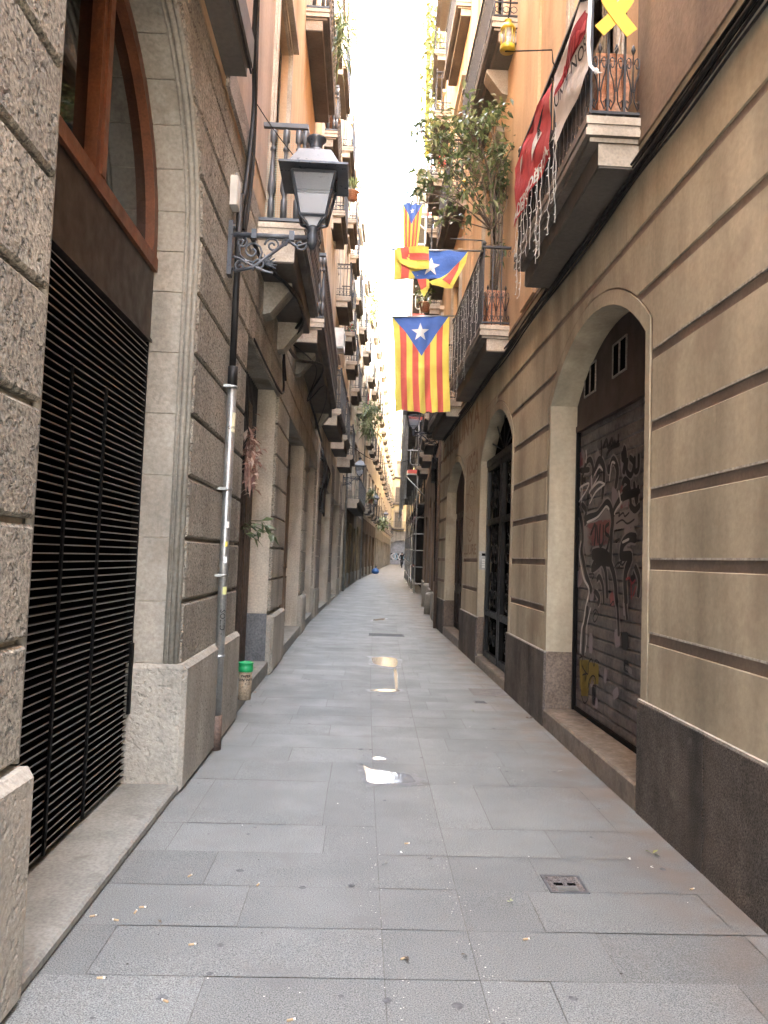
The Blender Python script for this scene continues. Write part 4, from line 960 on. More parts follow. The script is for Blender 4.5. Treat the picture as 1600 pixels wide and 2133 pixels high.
def cable_run(name, label, runs, f=None, cat='cables'):
    t = thing(name, label, cat, f(*runs[0][0][0]) if f else runs[0][0][0])
    for pts, r_ in runs:
        m = MB(f); m.tube([tuple(q) for q in smooth([Vector(p_) for p_ in pts], 4)], r_, 6); m.build('cable', CABLE, t)
    return t
rc = []
for k in range(7):
    rc.append(([(-4.9+i*.71, 4.2+.022*k+random.uniform(-.022, .022), .025+.014*(k % 3)) for i in range(32)], .009+.006*(k == 2)))
cable_run('cable_bundle', 'thick bundle of black cables running along the stucco wall under the balconies', rc, fR)
cable_run('cable_bundle', 'black cables dropping past the pale junction box on the stone wall', [([(6.35, 4.5, .05), (6.5, 5.0, .06), (6.55, 5.5, .07), (6.2, 5.9, .1), (5.7, 6.4, .2)], .022), ([(6.42, 4.3, .05), (6.58, 5.0, .05), (6.62, 5.6, .06), (6.6, 6.6, .05)], .018), ([(6.5, 4.2, .04), (6.65, 4.8, .06), (6.7, 5.5, .06), (6.5, 6.8, .06)], .014), ([(5.6, 5.15, .19), (3, 5.15, .2), (-2, 5.16, .2)], .008), ([(6.6, 5.55, .06), (7.0, 5.5, .2), (7.5, 5.4, .45)], .005)], fA)
cable_run('cable_bundle', 'black cable looping under the near baluster balcony and down to its lintel', [([(6.9, 4.45, .04), (7.5, 4.4, .1), (8.2, 4.42, .3), (9.0, 4.42, .36), (9.4, 4.43, .3), (10.0, 4.3, .05), (10.3, 3.9, .05)], .02), ([(7.2, 4.4, .06), (8.4, 4.4, .33), (9.4, 4.41, .33), (9.9, 4.2, .06), (10.1, 3.7, .05), (9.4, 3.69, .0), (7.6, 3.69, 0)], .016), ([(10.3, 4.4, .05), (11.5, 4.5, .1), (12.6, 4.72, .38), (13.4, 4.72, .34), (14.6, 4.6, .08), (16.5, 4.5, .08), (19, 4.4, .08)], .024), ([(11.0, 4.6, .05), (12.8, 4.7, .3), (13.6, 4.3, .1), (14.2, 4.74, .36), (15.6, 4.72, .33), (17, 4.5, .1)], .01)], fA)
mess = []
for k in range(12):
    y0 = 19.2+random.random()*1.6
    mess.append(([(y0, 4.3-random.random()*.3, .05), (y0+random.uniform(-.2, .3), 3.8, .1+random.random()*.1), (y0+random.uniform(-.2, .2), 3.2, .1), (y0+random.uniform(-.2, .4), 2.6+random.random()*.5, .08), (y0+.2, 2.9, .06)], .012+random.random()*.01))
cm = cable_run('cable_cluster', 'tangle of black cables and boxes hanging on the fifth stone pier', mess, fB)
for q_ in ((19.6, 20.15, 2.7, 3.3, .02, .14), (20.2, 20.55, 3.0, 3.5, .02, .12)): p = MB(fB); p.box(*q_); p.build('meter_box', CABLE, cm)
mess = []
for k in range(11):
    y0 = 17.9+random.random()*1.5
    mess.append(([(y0, 4.35, .05), (y0+.2, 4.0+random.random()*.3, .14), (y0+random.uniform(-.3, .3), 3.6+random.random()*.3, .1), (y0+.3, 3.2, .05), (y0+.35, 1+random.random()*2, .03)], .012+random.random()*.008))
cm = cable_run('cable_cluster', 'tangle of black cables and boxes past the painted letters on the right', mess, fS)
for q_ in ((18.2, 18.7, 3.75, 4.0, .03, .2), (19.0, 19.4, 3.5, 3.8, .03, .18)): p = MB(fS); p.box(*q_); p.build('meter_box', CABLE, cm)
t = thing('overhead_cable', 'thin cable sagging across the alley from balcony row to scaffolding', 'cable', (-.6, 27, 5.6))
p = MB(); p.tube([tuple(q) for q in smooth([(-.55, 27, 5.7), (.4, 28, 5.2), (1.3, 29, 5.15), (2.5, 30, 5.6)], 6)], .012, 5); p.build('cable', CABLE, t)
t = thing('door_intercom', 'pale metal door intercom on the far jamb of the tall iron street door', 'intercom', (fR.x(11.74)+.07, 11.74, 1.57))
p = MB(fR); p.box(11.728, 11.746, 1.43, 1.71, -.135, -.012); p.build('face_plate', GALV, t)
p = MB(fR); p.box(11.725, 11.728, 1.64, 1.68, -.105, -.045); p.build('camera_window', BLACK, t)
for k in range(4): p = MB(fR); p.box(11.724, 11.728, 1.46+.035*k, 1.485+.035*k, -.095, -.05); p.build('call_button', WHITEP, t)
t = thing('drain_pipe', 'thin dark drain pipe at the far edge of the lettered stucco wall', 'pipe', (1.9, 17.6, 0))
p = MB(fR); p.tube([(17.6, 0, .06), (17.6, 4.3, .06)], .035, 8); p.build('pipe', RUST, t)
for i, yy in enumerate((32.8, 47.6)):
    t = thing('drain_pipe', ('grey drain pipe at the corner before the sooty yellow house', 'grey drain pipe at the corner past the low long balcony')[i], 'pipe', (lerp(PL, yy), yy, 0))
    x_ = lerp(PL, yy)+.08; p = MB(); p.tube([(x_, yy, gz(yy)), (x_, yy, 20)], .05, 8); p.build('pipe', GALV, t)

# ------------------------------------------------------------ flags and banners
def flag_mat():
    m, nt, b = newmat('striped_flag_cloth'); N = nt.nodes; L = nt.links
    uv = N.new('ShaderNodeUVMap').outputs[0]; sp = N.new('ShaderNodeSeparateXYZ'); L.new(uv, sp.inputs[0])
    def math_(op, a, b_=0., c_=0.):
        n = N.new('ShaderNodeMath'); n.operation = op
        for i, v in enumerate((a, b_, c_)):
            if isinstance(v, (int, float)): n.inputs[i].default_value = v
            else: L.new(v, n.inputs[i])
        return n.outputs[0]
    odd = math_('MODULO', math_('FLOOR', math_('MULTIPLY', sp.outputs[0], 9.)), 2.)
    tri = math_('LESS_THAN', sp.outputs[1], math_('MULTIPLY', .41, math_('SUBTRACT', 1., math_('DIVIDE', math_('ABSOLUTE', math_('SUBTRACT', math_('MULTIPLY', sp.outputs[0], 2.), 1.)), .97))))
    def mix(f, a, c):
        x = N.new('ShaderNodeMix'); x.data_type = 'RGBA'; L.new(f, x.inputs[0])
        for i, v in ((6, a), (7, c)):
            if isinstance(v, tuple): x.inputs[i].default_value = (*v, 1)
            else: L.new(v, x.inputs[i])
        return x.outputs[2]
    L.new(mix(tri, mix(odd, (.74, .62, .13), (.62, .13, .10)), (.09, .17, .46)), b.inputs['Base Color'])
    b.inputs['Roughness'].default_value = .85; b.inputs['Specular IOR Level'].default_value = .15
    b.inputs['Sheen Weight'].default_value = .1
    nz = N.new('ShaderNodeTexNoise'); nz.inputs['Scale'].default_value = 7; nz.inputs['Detail'].default_value = 3; L.new(N.new('ShaderNodeTexCoord').outputs['Object'], nz.inputs['Vector'])
    bp = N.new('ShaderNodeBump'); bp.inputs['Strength'].default_value = .7; bp.inputs['Distance'].default_value = .04; L.new(nz.outputs['Fac'], bp.inputs['Height']); L.new(bp.outputs[0], b.inputs['Normal'])
    return m
FLAG = flag_mat()
def star_pts(r, rot=0): return [((r if k % 2 == 0 else r*.40)*math.sin(k*math.pi/5+rot), (r if k % 2 == 0 else r*.40)*math.cos(k*math.pi/5+rot)) for k in range(10)]
def estelada(label, P, starc, starr, group, pole):
    """P(u, v) -> world point of the cloth"""
    t = thing('flag', label, 'flag', pole[0], group)
    n, k = 40, 40; m = MB(); m.add([P(i/n, j/k) for j in range(k+1) for i in range(n+1)], [(j*(n+1)+i, j*(n+1)+i+1, (j+1)*(n+1)+i+1, (j+1)*(n+1)+i) for j in range(k) for i in range(n)], 0, True)
    o = m.build('cloth', FLAG, t, recalc=False); uv = o.data.uv_layers.new(name='UVMap')
    for pl in o.data.polygons:
        for li in pl.loop_indices:
            vi = o.data.loops[li].vertex_index; uv.data[li].uv = ((vi % (n+1))/n, (vi//(n+1))/k)
    s = MB(); pts = star_pts(1); K_ = 8
    for i in range(10):
        A, B = Vector(pts[i]), Vector(pts[(i+1) % 10]); idx = {}; vs = []; fs = []
        for a in range(K_+1):
            for b in range(K_+1-a):
                q = A*(a/K_)+B*(b/K_); idx[a, b] = len(vs); w3 = P(starc[0]+q.x*starr[0], starc[1]-q.y*starr[1]); vs.append((w3[0], w3[1]-.006, w3[2]))
        for a in range(K_):
            for b in range(K_-a):
                fs.append((idx[a, b], idx[a+1, b], idx[a, b+1]))
                if a+b < K_-1: fs.append((idx[a+1, b], idx[a+1, b+1], idx[a, b+1]))
        s.add(vs, fs, 0, True)
    s.build('star', FW, t, recalc=False)
    p = MB(); p.tube(pole, .013, 8); p.build('pole', GALV, t)
    return t
FG = 'striped flags with a white star hung across the alley'
def P1(u, v):
    xl = .50+.13*v; xr = 1.49+.04*v; zt = 5.70+.06*u; zb = 4.07+.03*math.sin(u*9)
    if .52 < u < .66: zb += .05*math.sin((u-.52)/.14*math.pi)
    return (xl+(xr-xl)*u+.012*math.sin(v*5+u*3), 13.0+(.008+.05*v)*math.sin(u*21+v*2+.6*math.sin(v*7))+.05*v*math.sin(u*9+1)+.012*math.sin(v*13+u*6), zt+(zb-zt)*v)
estelada('large striped flag hanging flat and full length below the crumpled one', P1, (.475, .165), (.165, .10), FG, [(.47, 13.0, 5.70), (1.7, 12.99, 5.78)])
def P3(u, v):
    xl = .80+.07*v; xr = 1.24-.10*v+.02; zt = 9.62; zb = 8.48
    return (xl+(xr-xl)*u, 17+(.02+.06*v)*math.sin(u*17+v), zt+(zb-zt)*v)
estelada('narrow gathered striped flag hanging highest of the three', P3, (.5, .14), (.12, .06), FG, [(.75, 17.0, 9.63), (1.66, 17.0, 9.66)])
t = thing('flag', 'crumpled striped flag folded over its own pole, the middle one of the three', 'flag', tuple(AY(1008, 522, 9.75)), FG)
def F2(cx, cy): return (810+cx/5.61, 500+cy/5.61)
def patch(pts, mat_i, dy, fn=F2, y=9.75, cuts=3, amp=.02):
    bm = bmesh.new(); P = [AY(*fn(*p), y) for p in pts]
    for tr in tessellate_polygon([[Vector((p.x, p.z, 0)) for p in P]]):
        vs = [bm.verts.new(P[i]) for i in tr]; bm.faces.new(vs)
    bmesh.ops.remove_doubles(bm, verts=bm.verts, dist=1e-5)
    bmesh.ops.subdivide_edges(bm, edges=bm.edges, cuts=cuts, use_grid_fill=True)
    for v in bm.verts:
        x, z = v.co.x, v.co.z; v.co.y += -dy+amp*math.sin(x*16+z*9)+amp*.7*math.sin(z*23-x*7)
    bm.verts.ensure_lookup_table(); bm.faces.ensure_lookup_table()
    vs = [tuple(v.co) for v in bm.verts]; fs = [tuple(v.index for v in f_.verts) for f_ in bm.faces]
    bm.verts.index_update(); fs = [tuple(v.index for v in f_.verts) for f_ in bm.faces]; bm.free()
    return vs, fs, mat_i
m = MB()
for pts, mi, dy in (([(465, 116), (925, 128), (835, 250), (700, 385), (610, 452), (450, 456), (305, 440), (228, 370), (465, 340)], 2, 0),
                    ([(62, 112), (440, 112), (440, 345), (310, 442), (228, 455), (146, 462), (58, 464)], 0, -.006), ([(144, 285), (242, 345), (232, 452), (140, 462)], 1, .03), ([(238, 345), (310, 438), (228, 453)], 0, .03),
                    ([(85, 104), (463, 100), (463, 362), (250, 347), (150, 302), (95, 232)], 0, .06), ([(130, 106), (225, 104), (236, 170), (462, 180), (462, 270), (232, 242), (152, 236)], 1, .068),
                    ([(928, 130), (900, 265), (742, 560), (662, 566), (500, 530), (468, 492), (600, 448), (705, 375), (838, 245)], 0, .01), ([(828, 255), (805, 352), (712, 522), (618, 472), (722, 365)], 1, .018),
                    ([(332, 446), (445, 450), (445, 560), (380, 604)], 1, .008), ([(438, 452), (470, 470), (472, 560), (412, 664), (368, 592), (440, 545)], 0, .012)):
    vs, fs, mi = patch(pts, mi, dy); m.add(vs, fs, mi, True)
m.build('cloth', [FY, FR, FB, FW], t, recalc=False)
m = MB(); vs, fs, mi = patch([(490+112*a, 318-112*b) for a, b in star_pts(1, .06)], 0, .012); m.add(vs, fs, 0, True); m.build('star', FW, t, recalc=False)
p = MB(); p.tube([tuple(AY(815, 520, 9.76)), tuple(AY(1010, 523, 9.76))], .012, 8); p.build('pole', GALV, t)

XB = 1.468
def BX(cx, cy, x=XB): return AX(1060+cx/4.445, cy/4.445, x)
def banner(name, label, outline, extra, texts):
    c0 = BX(*outline[0]); t = thing(name, label, 'banner', tuple(c0), 'protest banners tied to the railing')
    def sheet(pts, dx, mt, nm, par):
        bm = bmesh.new(); P = [BX(*p_) for p_ in pts]
        for tr in tessellate_polygon([[Vector((p_.y, p_.z, 0)) for p_ in P]]): bm.faces.new([bm.verts.new(P[i]) for i in tr])
        bmesh.ops.remove_doubles(bm, verts=bm.verts, dist=1e-5); bmesh.ops.subdivide_edges(bm, edges=bm.edges, cuts=5, use_grid_fill=True)
        for v in bm.verts: v.co.x += -dx+.012*math.sin(v.co.y*11+v.co.z*4)+.009*math.sin(v.co.z*17-v.co.y*8)
        bm.verts.index_update(); q = MB(); q.add([tuple(v.co) for v in bm.verts], [tuple(v.index for v in f_.verts) for f_ in bm.faces], 0, True); bm.free()
        return q.build(nm, mt, par, recalc=False)
    main = sheet(outline, 0, extra[0], 'cloth', t)
    for pts, mt in extra[1]: sheet(pts, .004, mt, 'printed_panel', main)
    for body_, q, mt, bold in texts:
        vs, fs = text_tris(body_, 1, bold); xs = [v[0] for v in vs]; zs = [v[1] for v in vs]; mm = MB(); out = []
        A, B, Cc, D = [BX(*p_) for p_ in q]       # bottom left, bottom right, top right, top left
        for v in vs:
            u = (v[0]-min(xs))/(max(xs)-min(xs)); w_ = (v[1]-min(zs))/(max(zs)-min(zs))
            pnt = (A*(1-u)+B*u)*(1-w_)+(D*(1-u)+Cc*u)*w_
            pnt.x += -.008+.012*math.sin(pnt.y*11+pnt.z*4)+.009*math.sin(pnt.z*17-pnt.y*8); out.append(tuple(pnt))
        mm.add(out, fs); mm.build('lettering', mt, main, recalc=False)
    return t
banner('banner', 'red banner with white capital letters, tied lower on the railing', [(380, 762), (235, 1080), (55, 1560), (45, 2125), (130, 1935), (200, 1795), (388, 1447), (395, 1100)],
       (BANR, [([(335, 950), (285, 1190), (296, 1228), (275, 1300), (268, 1190)], BANK), ([(280, 1190), (298, 1228), (262, 1380), (225, 1500), (235, 1330)], BANW), ([(70, 1600), (150, 1430), (140, 1500), (66, 1720)], BANW)]),
       [('INDEPENDÈNCIA', [(52, 2085), (384, 1428), (384, 1290), (52, 1945)], BANW, .03)])
banner('banner', 'white banner with a dark red block and black letters, tied higher on the railing', [(668, 20), (736, 0), (728, 520), (757, 640), (600, 962), (425, 1350), (430, 900), (425, 705), (475, 580), (560, 330)],
       (BANW, [([(694, 90), (716, 130), (716, 300), (560, 610), (436, 905), (445, 830), (520, 560), (600, 300)], BAND)]),
       [('VIVIM', [(452, 850), (712, 270), (712, 170), (500, 620)], BANR, .02), ('UNIM-NOS', [(440, 1010), (714, 440), (714, 325), (440, 900)], BANK, .01)])
t = thing('cloth_strip', 'white cloth strip knotted round the corner post of the railing', 'cloth', tuple(AY(1228, 60, 4.99)))
m = MB(); pts = [AY(*p_, 4.985) for p_ in ((1231, -70), (1229, 20), (1226, 90), (1229, 135), (1240, 148), (1252, 152))]
for a, b in zip(pts, pts[1:]):
    e = Vector((.013, 0, .003)); m.add([tuple(a-e), tuple(a+e), tuple(b+e), tuple(b-e)], [(0, 1, 2, 3)])
m.build('strip', BANW, t, recalc=False)
m = MB(); kn = AY(1242, 148, 4.98); m.lathe([(.004, -.022), (.016, -.01), (.017, .008), (.005, .022)], tuple(kn), 7, up=2); m.build('knot', BANW, t)
t = thing('awareness_ribbon', 'large yellow looped ribbon cut-out hung on the railing above the orange planter', 'ribbon', tuple(AY(1285, 20, 4.985)))
def RB4(cx, cy): return AY(1000+cx/3.2325, cy/3.2325, 4.975)
ctr = smooth([(805, 205), (918, 95), (1000, -20), (1005, -110), (925, -190), (845, -110), (850, -20), (925, 100), (1022, 225)], 8)
m = MB(); vs = []
for i, c_ in enumerate(ctr):
    tt = (ctr[min(i+1, len(ctr)-1)]-ctr[max(i-1, 0)]).normalized(); nn = Vector((-tt.y, tt.x))*44; yo = .004 if i < len(ctr)/2 else -.004
    for q in (nn, -nn):
        w3 = RB4(c_.x+q.x, c_.y+q.y)
        for dy in (-.003, .003): vs.append((w3.x, w3.y+dy+yo, w3.z))
fs = []
for i in range(len(ctr)-1):
    a = 4*i; b = a+4
    fs += [(a, a+2, b+2, b), (a+1, b+1, b+3, a+3), (a, b, b+1, a+1), (a+2, a+3, b+3, b+2)]
fs += [(0, 1, 3, 2), (4*len(ctr)-4, 4*len(ctr)-2, 4*len(ctr)-1, 4*len(ctr)-3)]
m.add(vs, fs); m.build('ribbon_loop', YELF, t)
m = MB(); m.tube([tuple(AY(1294, 65, 5.0)), tuple(AY(1288, 95, 5.0)), tuple(AY(1280, 108, 5.05))], .003, 4); m.build('string', BANW, t)

# ------------------------------------------------------------ balcony things
def planter(label, y0, y1, x0, x1, z0, h, soil=True):
    t = thing('planter', label, 'planter', ((x0+x1)/2, (y0+y1)/2, z0), 'terracotta planters on the right balconies')
    m = MB(); i = .025
    vs = [(x, y, z0) for x, y in ((x0+i, y0+i), (x1-i, y0+i), (x1-i, y1-i), (x0+i, y1-i))]+[(x, y, z0+h) for x, y in ((x0, y0), (x1, y0), (x1, y1), (x0, y1))]
    m.add(vs, [(3, 2, 1, 0), (0, 1, 5, 4), (1, 2, 6, 5), (2, 3, 7, 6), (3, 0, 4, 7)])
    e = .02
    for a, b, c, d in ((x0-.008, x1+.008, y0-.008, y0+e), (x0-.008, x1+.008, y1-e, y1+.008), (x0-.008, x0+e, y0+e, y1-e), (x1-e, x1+.008, y0+e, y1-e)): m.box(a, b, c, d, z0+h-.05, z0+h)
    m.build('pot', TERRA, t)
    m = MB(); m.box(x0+e, x1-e, y0+e, y1-e, z0+h-.06, z0+h-.04); m.build('soil', BARK, t)
    return t
planter('mottled orange planter behind the nearest railing, under the yellow ribbon', 5.12, 5.42, 1.57, 1.82, 4.63, .5)
planter('mottled orange planter holding the balcony tree', 9.78, 10.1, 1.6, 1.84, 4.61, .48)
def lantern(label, c, r, h, mt, arm):
    t = thing('hanging_lantern', label, 'lantern', c)
    m = MB(); m.lathe([(r*.98, 0), (r, .02*h), (r, .13*h), (r*.85, .15*h)], c, 14, up=2); m.lathe([(r*.85, .62*h), (r*1.02, .64*h), (r*1.02, .69*h), (r*.8, .78*h), (r*.42, .85*h), (r*.42, .93*h), (r*.5, .95*h), (r*.2, h)], c, 14, up=2)
    for k in range(6): a = k*math.pi/3; m.tube([(c[0]+r*.86*math.cos(a), c[1]+r*.86*math.sin(a), c[2]+.13*h), (c[0]+r*.86*math.cos(a), c[1]+r*.86*math.sin(a), c[2]+.65*h)], r*.09, 5)
    m.build('lantern_body', mt, t)
    g = MB(); g.lathe([(r*.78, .14*h), (r*.78, .64*h)], c, 12, up=2); g.build('lantern_glass', plain('clear_lantern_glass', (.6, .6, .6), .08, alpha=.35) if 'clear_lantern_glass' not in MATS else MATS['clear_lantern_glass'], t)
    m = MB(); m.tube([(c[0], c[1], c[2]+h), (c[0], c[1], c[2]+h*1.08)], r*.1, 5)
    for p_ in arm: m.tube(p_, .006, 5)
    m.build('hanging_cord', CABLE, t)
cl = AY(1057, 106, 6.0)
lantern('yellow lantern hanging over the alley from a thin iron arm', tuple(cl), .062, .27, YEL, [[(cl.x, cl.y, cl.z+.27), (cl.x+.1, 6.02, cl.z+1.1)], [(cl.x-.02, 6.0, cl.z-.005), tuple(AY(1150, 104, 6.0)), tuple(AY(1152, 130, 6.0)), (1.5, 6.0, 5.6)]])
cl = AY(968, 402, 13.0)
lantern('yellow lantern among the leaves of the balcony tree', tuple(cl), .065, .28, YEL, [[(cl.x, cl.y, cl.z+.28), (1.6, 13, cl.z+.6)]])
cl = AY(921, 345, 18.0)
lantern('red lantern on the farther upper balcony behind the tree', tuple(cl), .09, .28, REDW, [[(cl.x, cl.y, cl.z+.28), (1.9, 18, cl.z+.6)]])
def icicles(label, f, ya, yb, zt, d, n, seed, lmin, lmax):
    r_ = random.Random(seed); t = thing('icicle_lights', label, 'string lights', f(ya, zt, d), 'icicle light strings on the right balconies')
    m = MB(f); m.tube([(ya+(yb-ya)*i/20, zt+.015*math.sin(i*1.7), d) for i in range(21)], .003, 4); m.build('main_wire', WHITEP, t)
    for i in range(n):
        y = ya+(yb-ya)*(i+r_.random())/n; L_ = r_.uniform(lmin, lmax); k = int(L_/.07); m = MB(f); pts = []
        z = zt
        for j in range(k+1): pts.append((y+r_.uniform(-.014, .014), z-.07*j, d+.004+r_.uniform(-.008, .008)))
        m.tube(pts, .0024, 4)
        for p_ in pts[1::1]:
            if r_.random() < .75:
                q = r_.uniform(-1, 1); m.tube([p_, (p_[0]+.035*q, p_[1]-.008, p_[2]+.01), (p_[0]+.05*q, p_[1]-.012, p_[2]+.012)], [.002, .0045, .0045], 4)
        m.build('light_strand', WHITEP, t)
icicles('white icicle lights hanging below the banners on the nearest right balcony', fR, 5.7, 7.45, 4.98, .40, 12, 5, .45, .95)
icicles('white icicle lights draped over the tree balcony railing', fR, 9.72, 12.9, 5.5, .40, 15, 9, .5, 1.45)
m = MB(); A, B = AY(938, 497, 9.7), AY(1005, 501, 9.7); m.tube([tuple(A), tuple(B)], .009, 6); m.tube([tuple(B), (1.52, 9.72, 5.6)], .009, 6)
tag(m.build('iron_rod', GREYIRON), 'bare iron rod sticking out over the alley below the balcony tree', 'rod')

# ------------------------------------------------------------ plants
def leaf(mb, p, L_, w_, rnd, mi, droop=.2, dirv=None):
    d = dirv or Vector((rnd.gauss(0, 1), rnd.gauss(0, 1), rnd.gauss(-.15, .7))); d = d.normalized()
    s = d.cross(Vector((rnd.gauss(0, .4), rnd.gauss(0, .4), 1))); s = s.normalized() if s.length > 1e-4 else Vector((1, 0, 0)); nn = s.cross(d)
    a = p; b = p+d*L_*.5-Vector((0, 0, droop*L_*.25)); c = p+d*L_-Vector((0, 0, droop*L_))
    mb.add([tuple(a), tuple(b+s*w_*.5+nn*w_*.1), tuple(c), tuple(b-s*w_*.5+nn*w_*.1), tuple(b)], [(0, 1, 4), (1, 2, 4), (2, 3, 4), (3, 0, 4)], mi, False)
def tree():
    r_ = random.Random(21); base = Vector((1.72, 9.93, 5.05))
    t = thing('balcony_tree', 'leafy potted tree spreading out over the alley from the middle right balcony', 'tree', tuple(base))
    br = MB(); cr = MB()
    hubs = [(905, 275, 40, 150), (945, 262, 40, 190), (990, 265, 52, 330), (1025, 240, 34, 170), (1046, 330, 44, 260), (975, 325, 60, 330), (915, 330, 36, 110), (890, 390, 40, 140), (945, 395, 48, 190), (1010, 380, 52, 260), (1055, 400, 40, 200), (1070, 300, 24, 80), (925, 450, 30, 60), (1030, 450, 34, 90), (1045, 520, 30, 110), (865, 262, 22, 40), (860, 395, 22, 40), (985, 440, 36, 70), (1000, 300, 70, 200)]
    fork = Vector((1.66, 9.9, 5.95))
    br.tube([tuple(base), (1.70, 9.92, 5.5), tuple(fork)], [.022, .018, .015], 7)
    for q in range(4): br.tube([tuple(base+Vector((.02*q-.03, .02*q, 0))), (1.68+.05*q, 9.9+.05*q, 5.8), (1.62+.08*q, 9.9+.1*q, 6.6+.1*q), (1.5+.12*q, 9.9+.1*q, 7.1)], [.013, .011, .008, .005], 5)
    for cx, cy, rp, n in hubs:
        y = 9.95+r_.uniform(-.35, .5); c = AY(cx, cy, y); rad = rp*y/1600
        mid = fork.lerp(c, .5)+Vector((r_.uniform(-.1, .1), r_.uniform(-.1, .1), r_.uniform(.0, .2)))
        pth = smooth([fork, mid, c], 5); br.tube([tuple(p_) for p_ in pth], [.011-.008*i/(len(pth)-1) for i in range(len(pth))], 5)
        for k in range(max(3, n//22)):
            e = c+Vector((r_.gauss(0, .55), r_.gauss(0, .6), r_.gauss(0, .5)))*rad*1.2
            br.tube([tuple(mid.lerp(c, r_.uniform(.4, 1))), tuple(c.lerp(e, .5)+Vector((0, 0, .03))), tuple(e)], [.005, .004, .002], 4)
            for q in range(11):
                p_ = c.lerp(e, r_.uniform(.25, 1.15))+Vector((r_.gauss(0, 1), r_.gauss(0, 1), r_.gauss(0, 1)))*rad*.22
                leaf(cr, p_, r_.uniform(.08, .14), r_.uniform(.036, .058), r_, r_.choices((0, 1, 2), (5, 4, 2))[0], .3)
    br.build('trunk', BARK, t); cr.build('crown', LEAF, t, recalc=False)
tree()
def plant(name, label, loc, rx, ry, rz, n, L_, w_, seed, mats=LEAF, pot=None, hang=0, cat='plant', spiky=False, group=None):
    r_ = random.Random(seed); c = Vector(loc); t = thing(name, label, cat, tuple(c), group); m = MB(); st_ = MB()
    for i in range(n):
        if spiky:
            a = r_.uniform(0, 6.28); el = r_.uniform(.1, 1.4); dv = Vector((math.cos(a)*math.cos(el), math.sin(a)*math.cos(el), math.sin(el)))
            leaf(m, c+Vector((0, 0, rz*.3)), L_*r_.uniform(.7, 1.1), w_, r_, r_.randrange(len(mats)), .35, dv)
        else:
            p_ = c+Vector((r_.gauss(0, .45)*rx, r_.gauss(0, .45)*ry, rz*(r_.random()**(1.3 if hang else 1)) if not hang else -rz*r_.random()**1.2+.15*rz))
            leaf(m, p_, L_*r_.uniform(.7, 1.2), w_*r_.uniform(.7, 1.2), r_, r_.randrange(len(mats)), .4)
    for k in range(5):
        p_ = c+Vector((r_.gauss(0, .3)*rx, r_.gauss(0, .3)*ry, (-rz if hang else rz)*r_.uniform(.5, .95)))
        st_.tube([tuple(c), tuple(c.lerp(p_, .5)+Vector((.03, 0, 0))), tuple(p_)], [.012, .009, .004], 5)
    m.build('foliage', mats, t, recalc=False); st_.build('stem', STEM, t)
    if pot:
        q = MB(); q.lathe([(pot*.7, -pot*1.5), (pot, -.12*pot), (pot*1.1, -.1*pot), (pot*1.1, .05*pot), (pot*.9, .05*pot)], tuple(c), 12, up=2); q.build('flower_pot', TERRA, t)
    return t
pg_ = 'potted plants on the left balconies'
c = AY(735, 400, 20.6); plant('spiky_plant', 'spiky yucca in a pot on the upper left balcony behind the lantern', tuple(c), .3, .3, .3, 60, .55, .04, 1, pot=.16, spiky=True, group=pg_)
c = AY(692, 250, 16.4); plant('potted_plant', 'terracotta pots leaning inside the upper balustrade above the lantern', tuple(c), .15, .15, .1, 6, .12, .05, 2, pot=.17, group=pg_)
c = AY(708, 40, 13.0); plant('trailing_plant', 'long grassy plant trailing off the topmost left balcony', tuple(c), .15, .3, .8, 130, .35, .03, 3, hang=1, group=pg_)
c = AY(725, 692, 27.5); plant('potted_plant', 'small red flowering plant on a grey balcony halfway up the left row', tuple(c), .25, .4, .35, 90, .12, .08, 4, mats=[LEAF[1], REDW, LEAF[0]], group=pg_)
c = AY(772, 850, 38.0); plant('trailing_plant', 'big bushy palm-like plant hanging between the far left balconies', tuple(c), .55, .8, 1.5, 420, .5, .06, 5, hang=1, group=pg_)
c = AY(779, 600, 44); plant('trailing_plant', 'sunlit yellow green creeper trailing from a high far left balcony', tuple(c), .4, .6, 2.4, 300, .3, .1, 6, mats=[LEAFY, LEAF[2]], hang=1, group=pg_)
c = AY(772, 1040, 42); plant('potted_plant', 'green plant on the end of the low long balcony', tuple(c), .25, .5, .6, 120, .22, .09, 7, pot=.15, group=pg_)
c = AY(797, 1100, 62); plant('potted_plant', 'pale bushy plant hanging near the farthest lantern', tuple(c), .5, .8, .9, 160, .3, .14, 8, mats=[LEAF[2], LEAF[1]], group=pg_)
c = AY(903, 70, 24); plant('climbing_plant', 'yellow green creeper trailing down the high right facade by the yellow drape', tuple(c), .3, .8, 4.6, 520, .22, .12, 9, mats=[LEAFY, LEAF[2], LEAF[1]], hang=1)
c = AY(885, 632, 20); plant('potted_plant', 'shrub on the red brown balcony behind the flags', tuple(c), .25, .4, .5, 110, .16, .06, 10, pot=.15)
t = thing('hanging_drape', 'long yellow cloth hanging from the highest right balcony', 'drape', (2.0, 25.5, 19))
m = MB(); n = 16; A = [AY(px__, py__, 25.0) for px__, py__ in ((889, -40), (899, -40), (893, 330), (884, 330))]
m.add([tuple((A[0]*(1-u)+A[1]*u)*(1-v)+(A[3]*(1-u)+A[2]*u)*v+Vector((0, .05*math.sin(u*14+v*3), 0))) for v in [j/20 for j in range(21)] for u in [i/n for i in range(n+1)]], [(j*(n+1)+i, j*(n+1)+i+1, (j+1)*(n+1)+i+1, (j+1)*(n+1)+i) for j in range(20) for i in range(n)], 0, True)
m.build('cloth', FY, t, recalc=False)
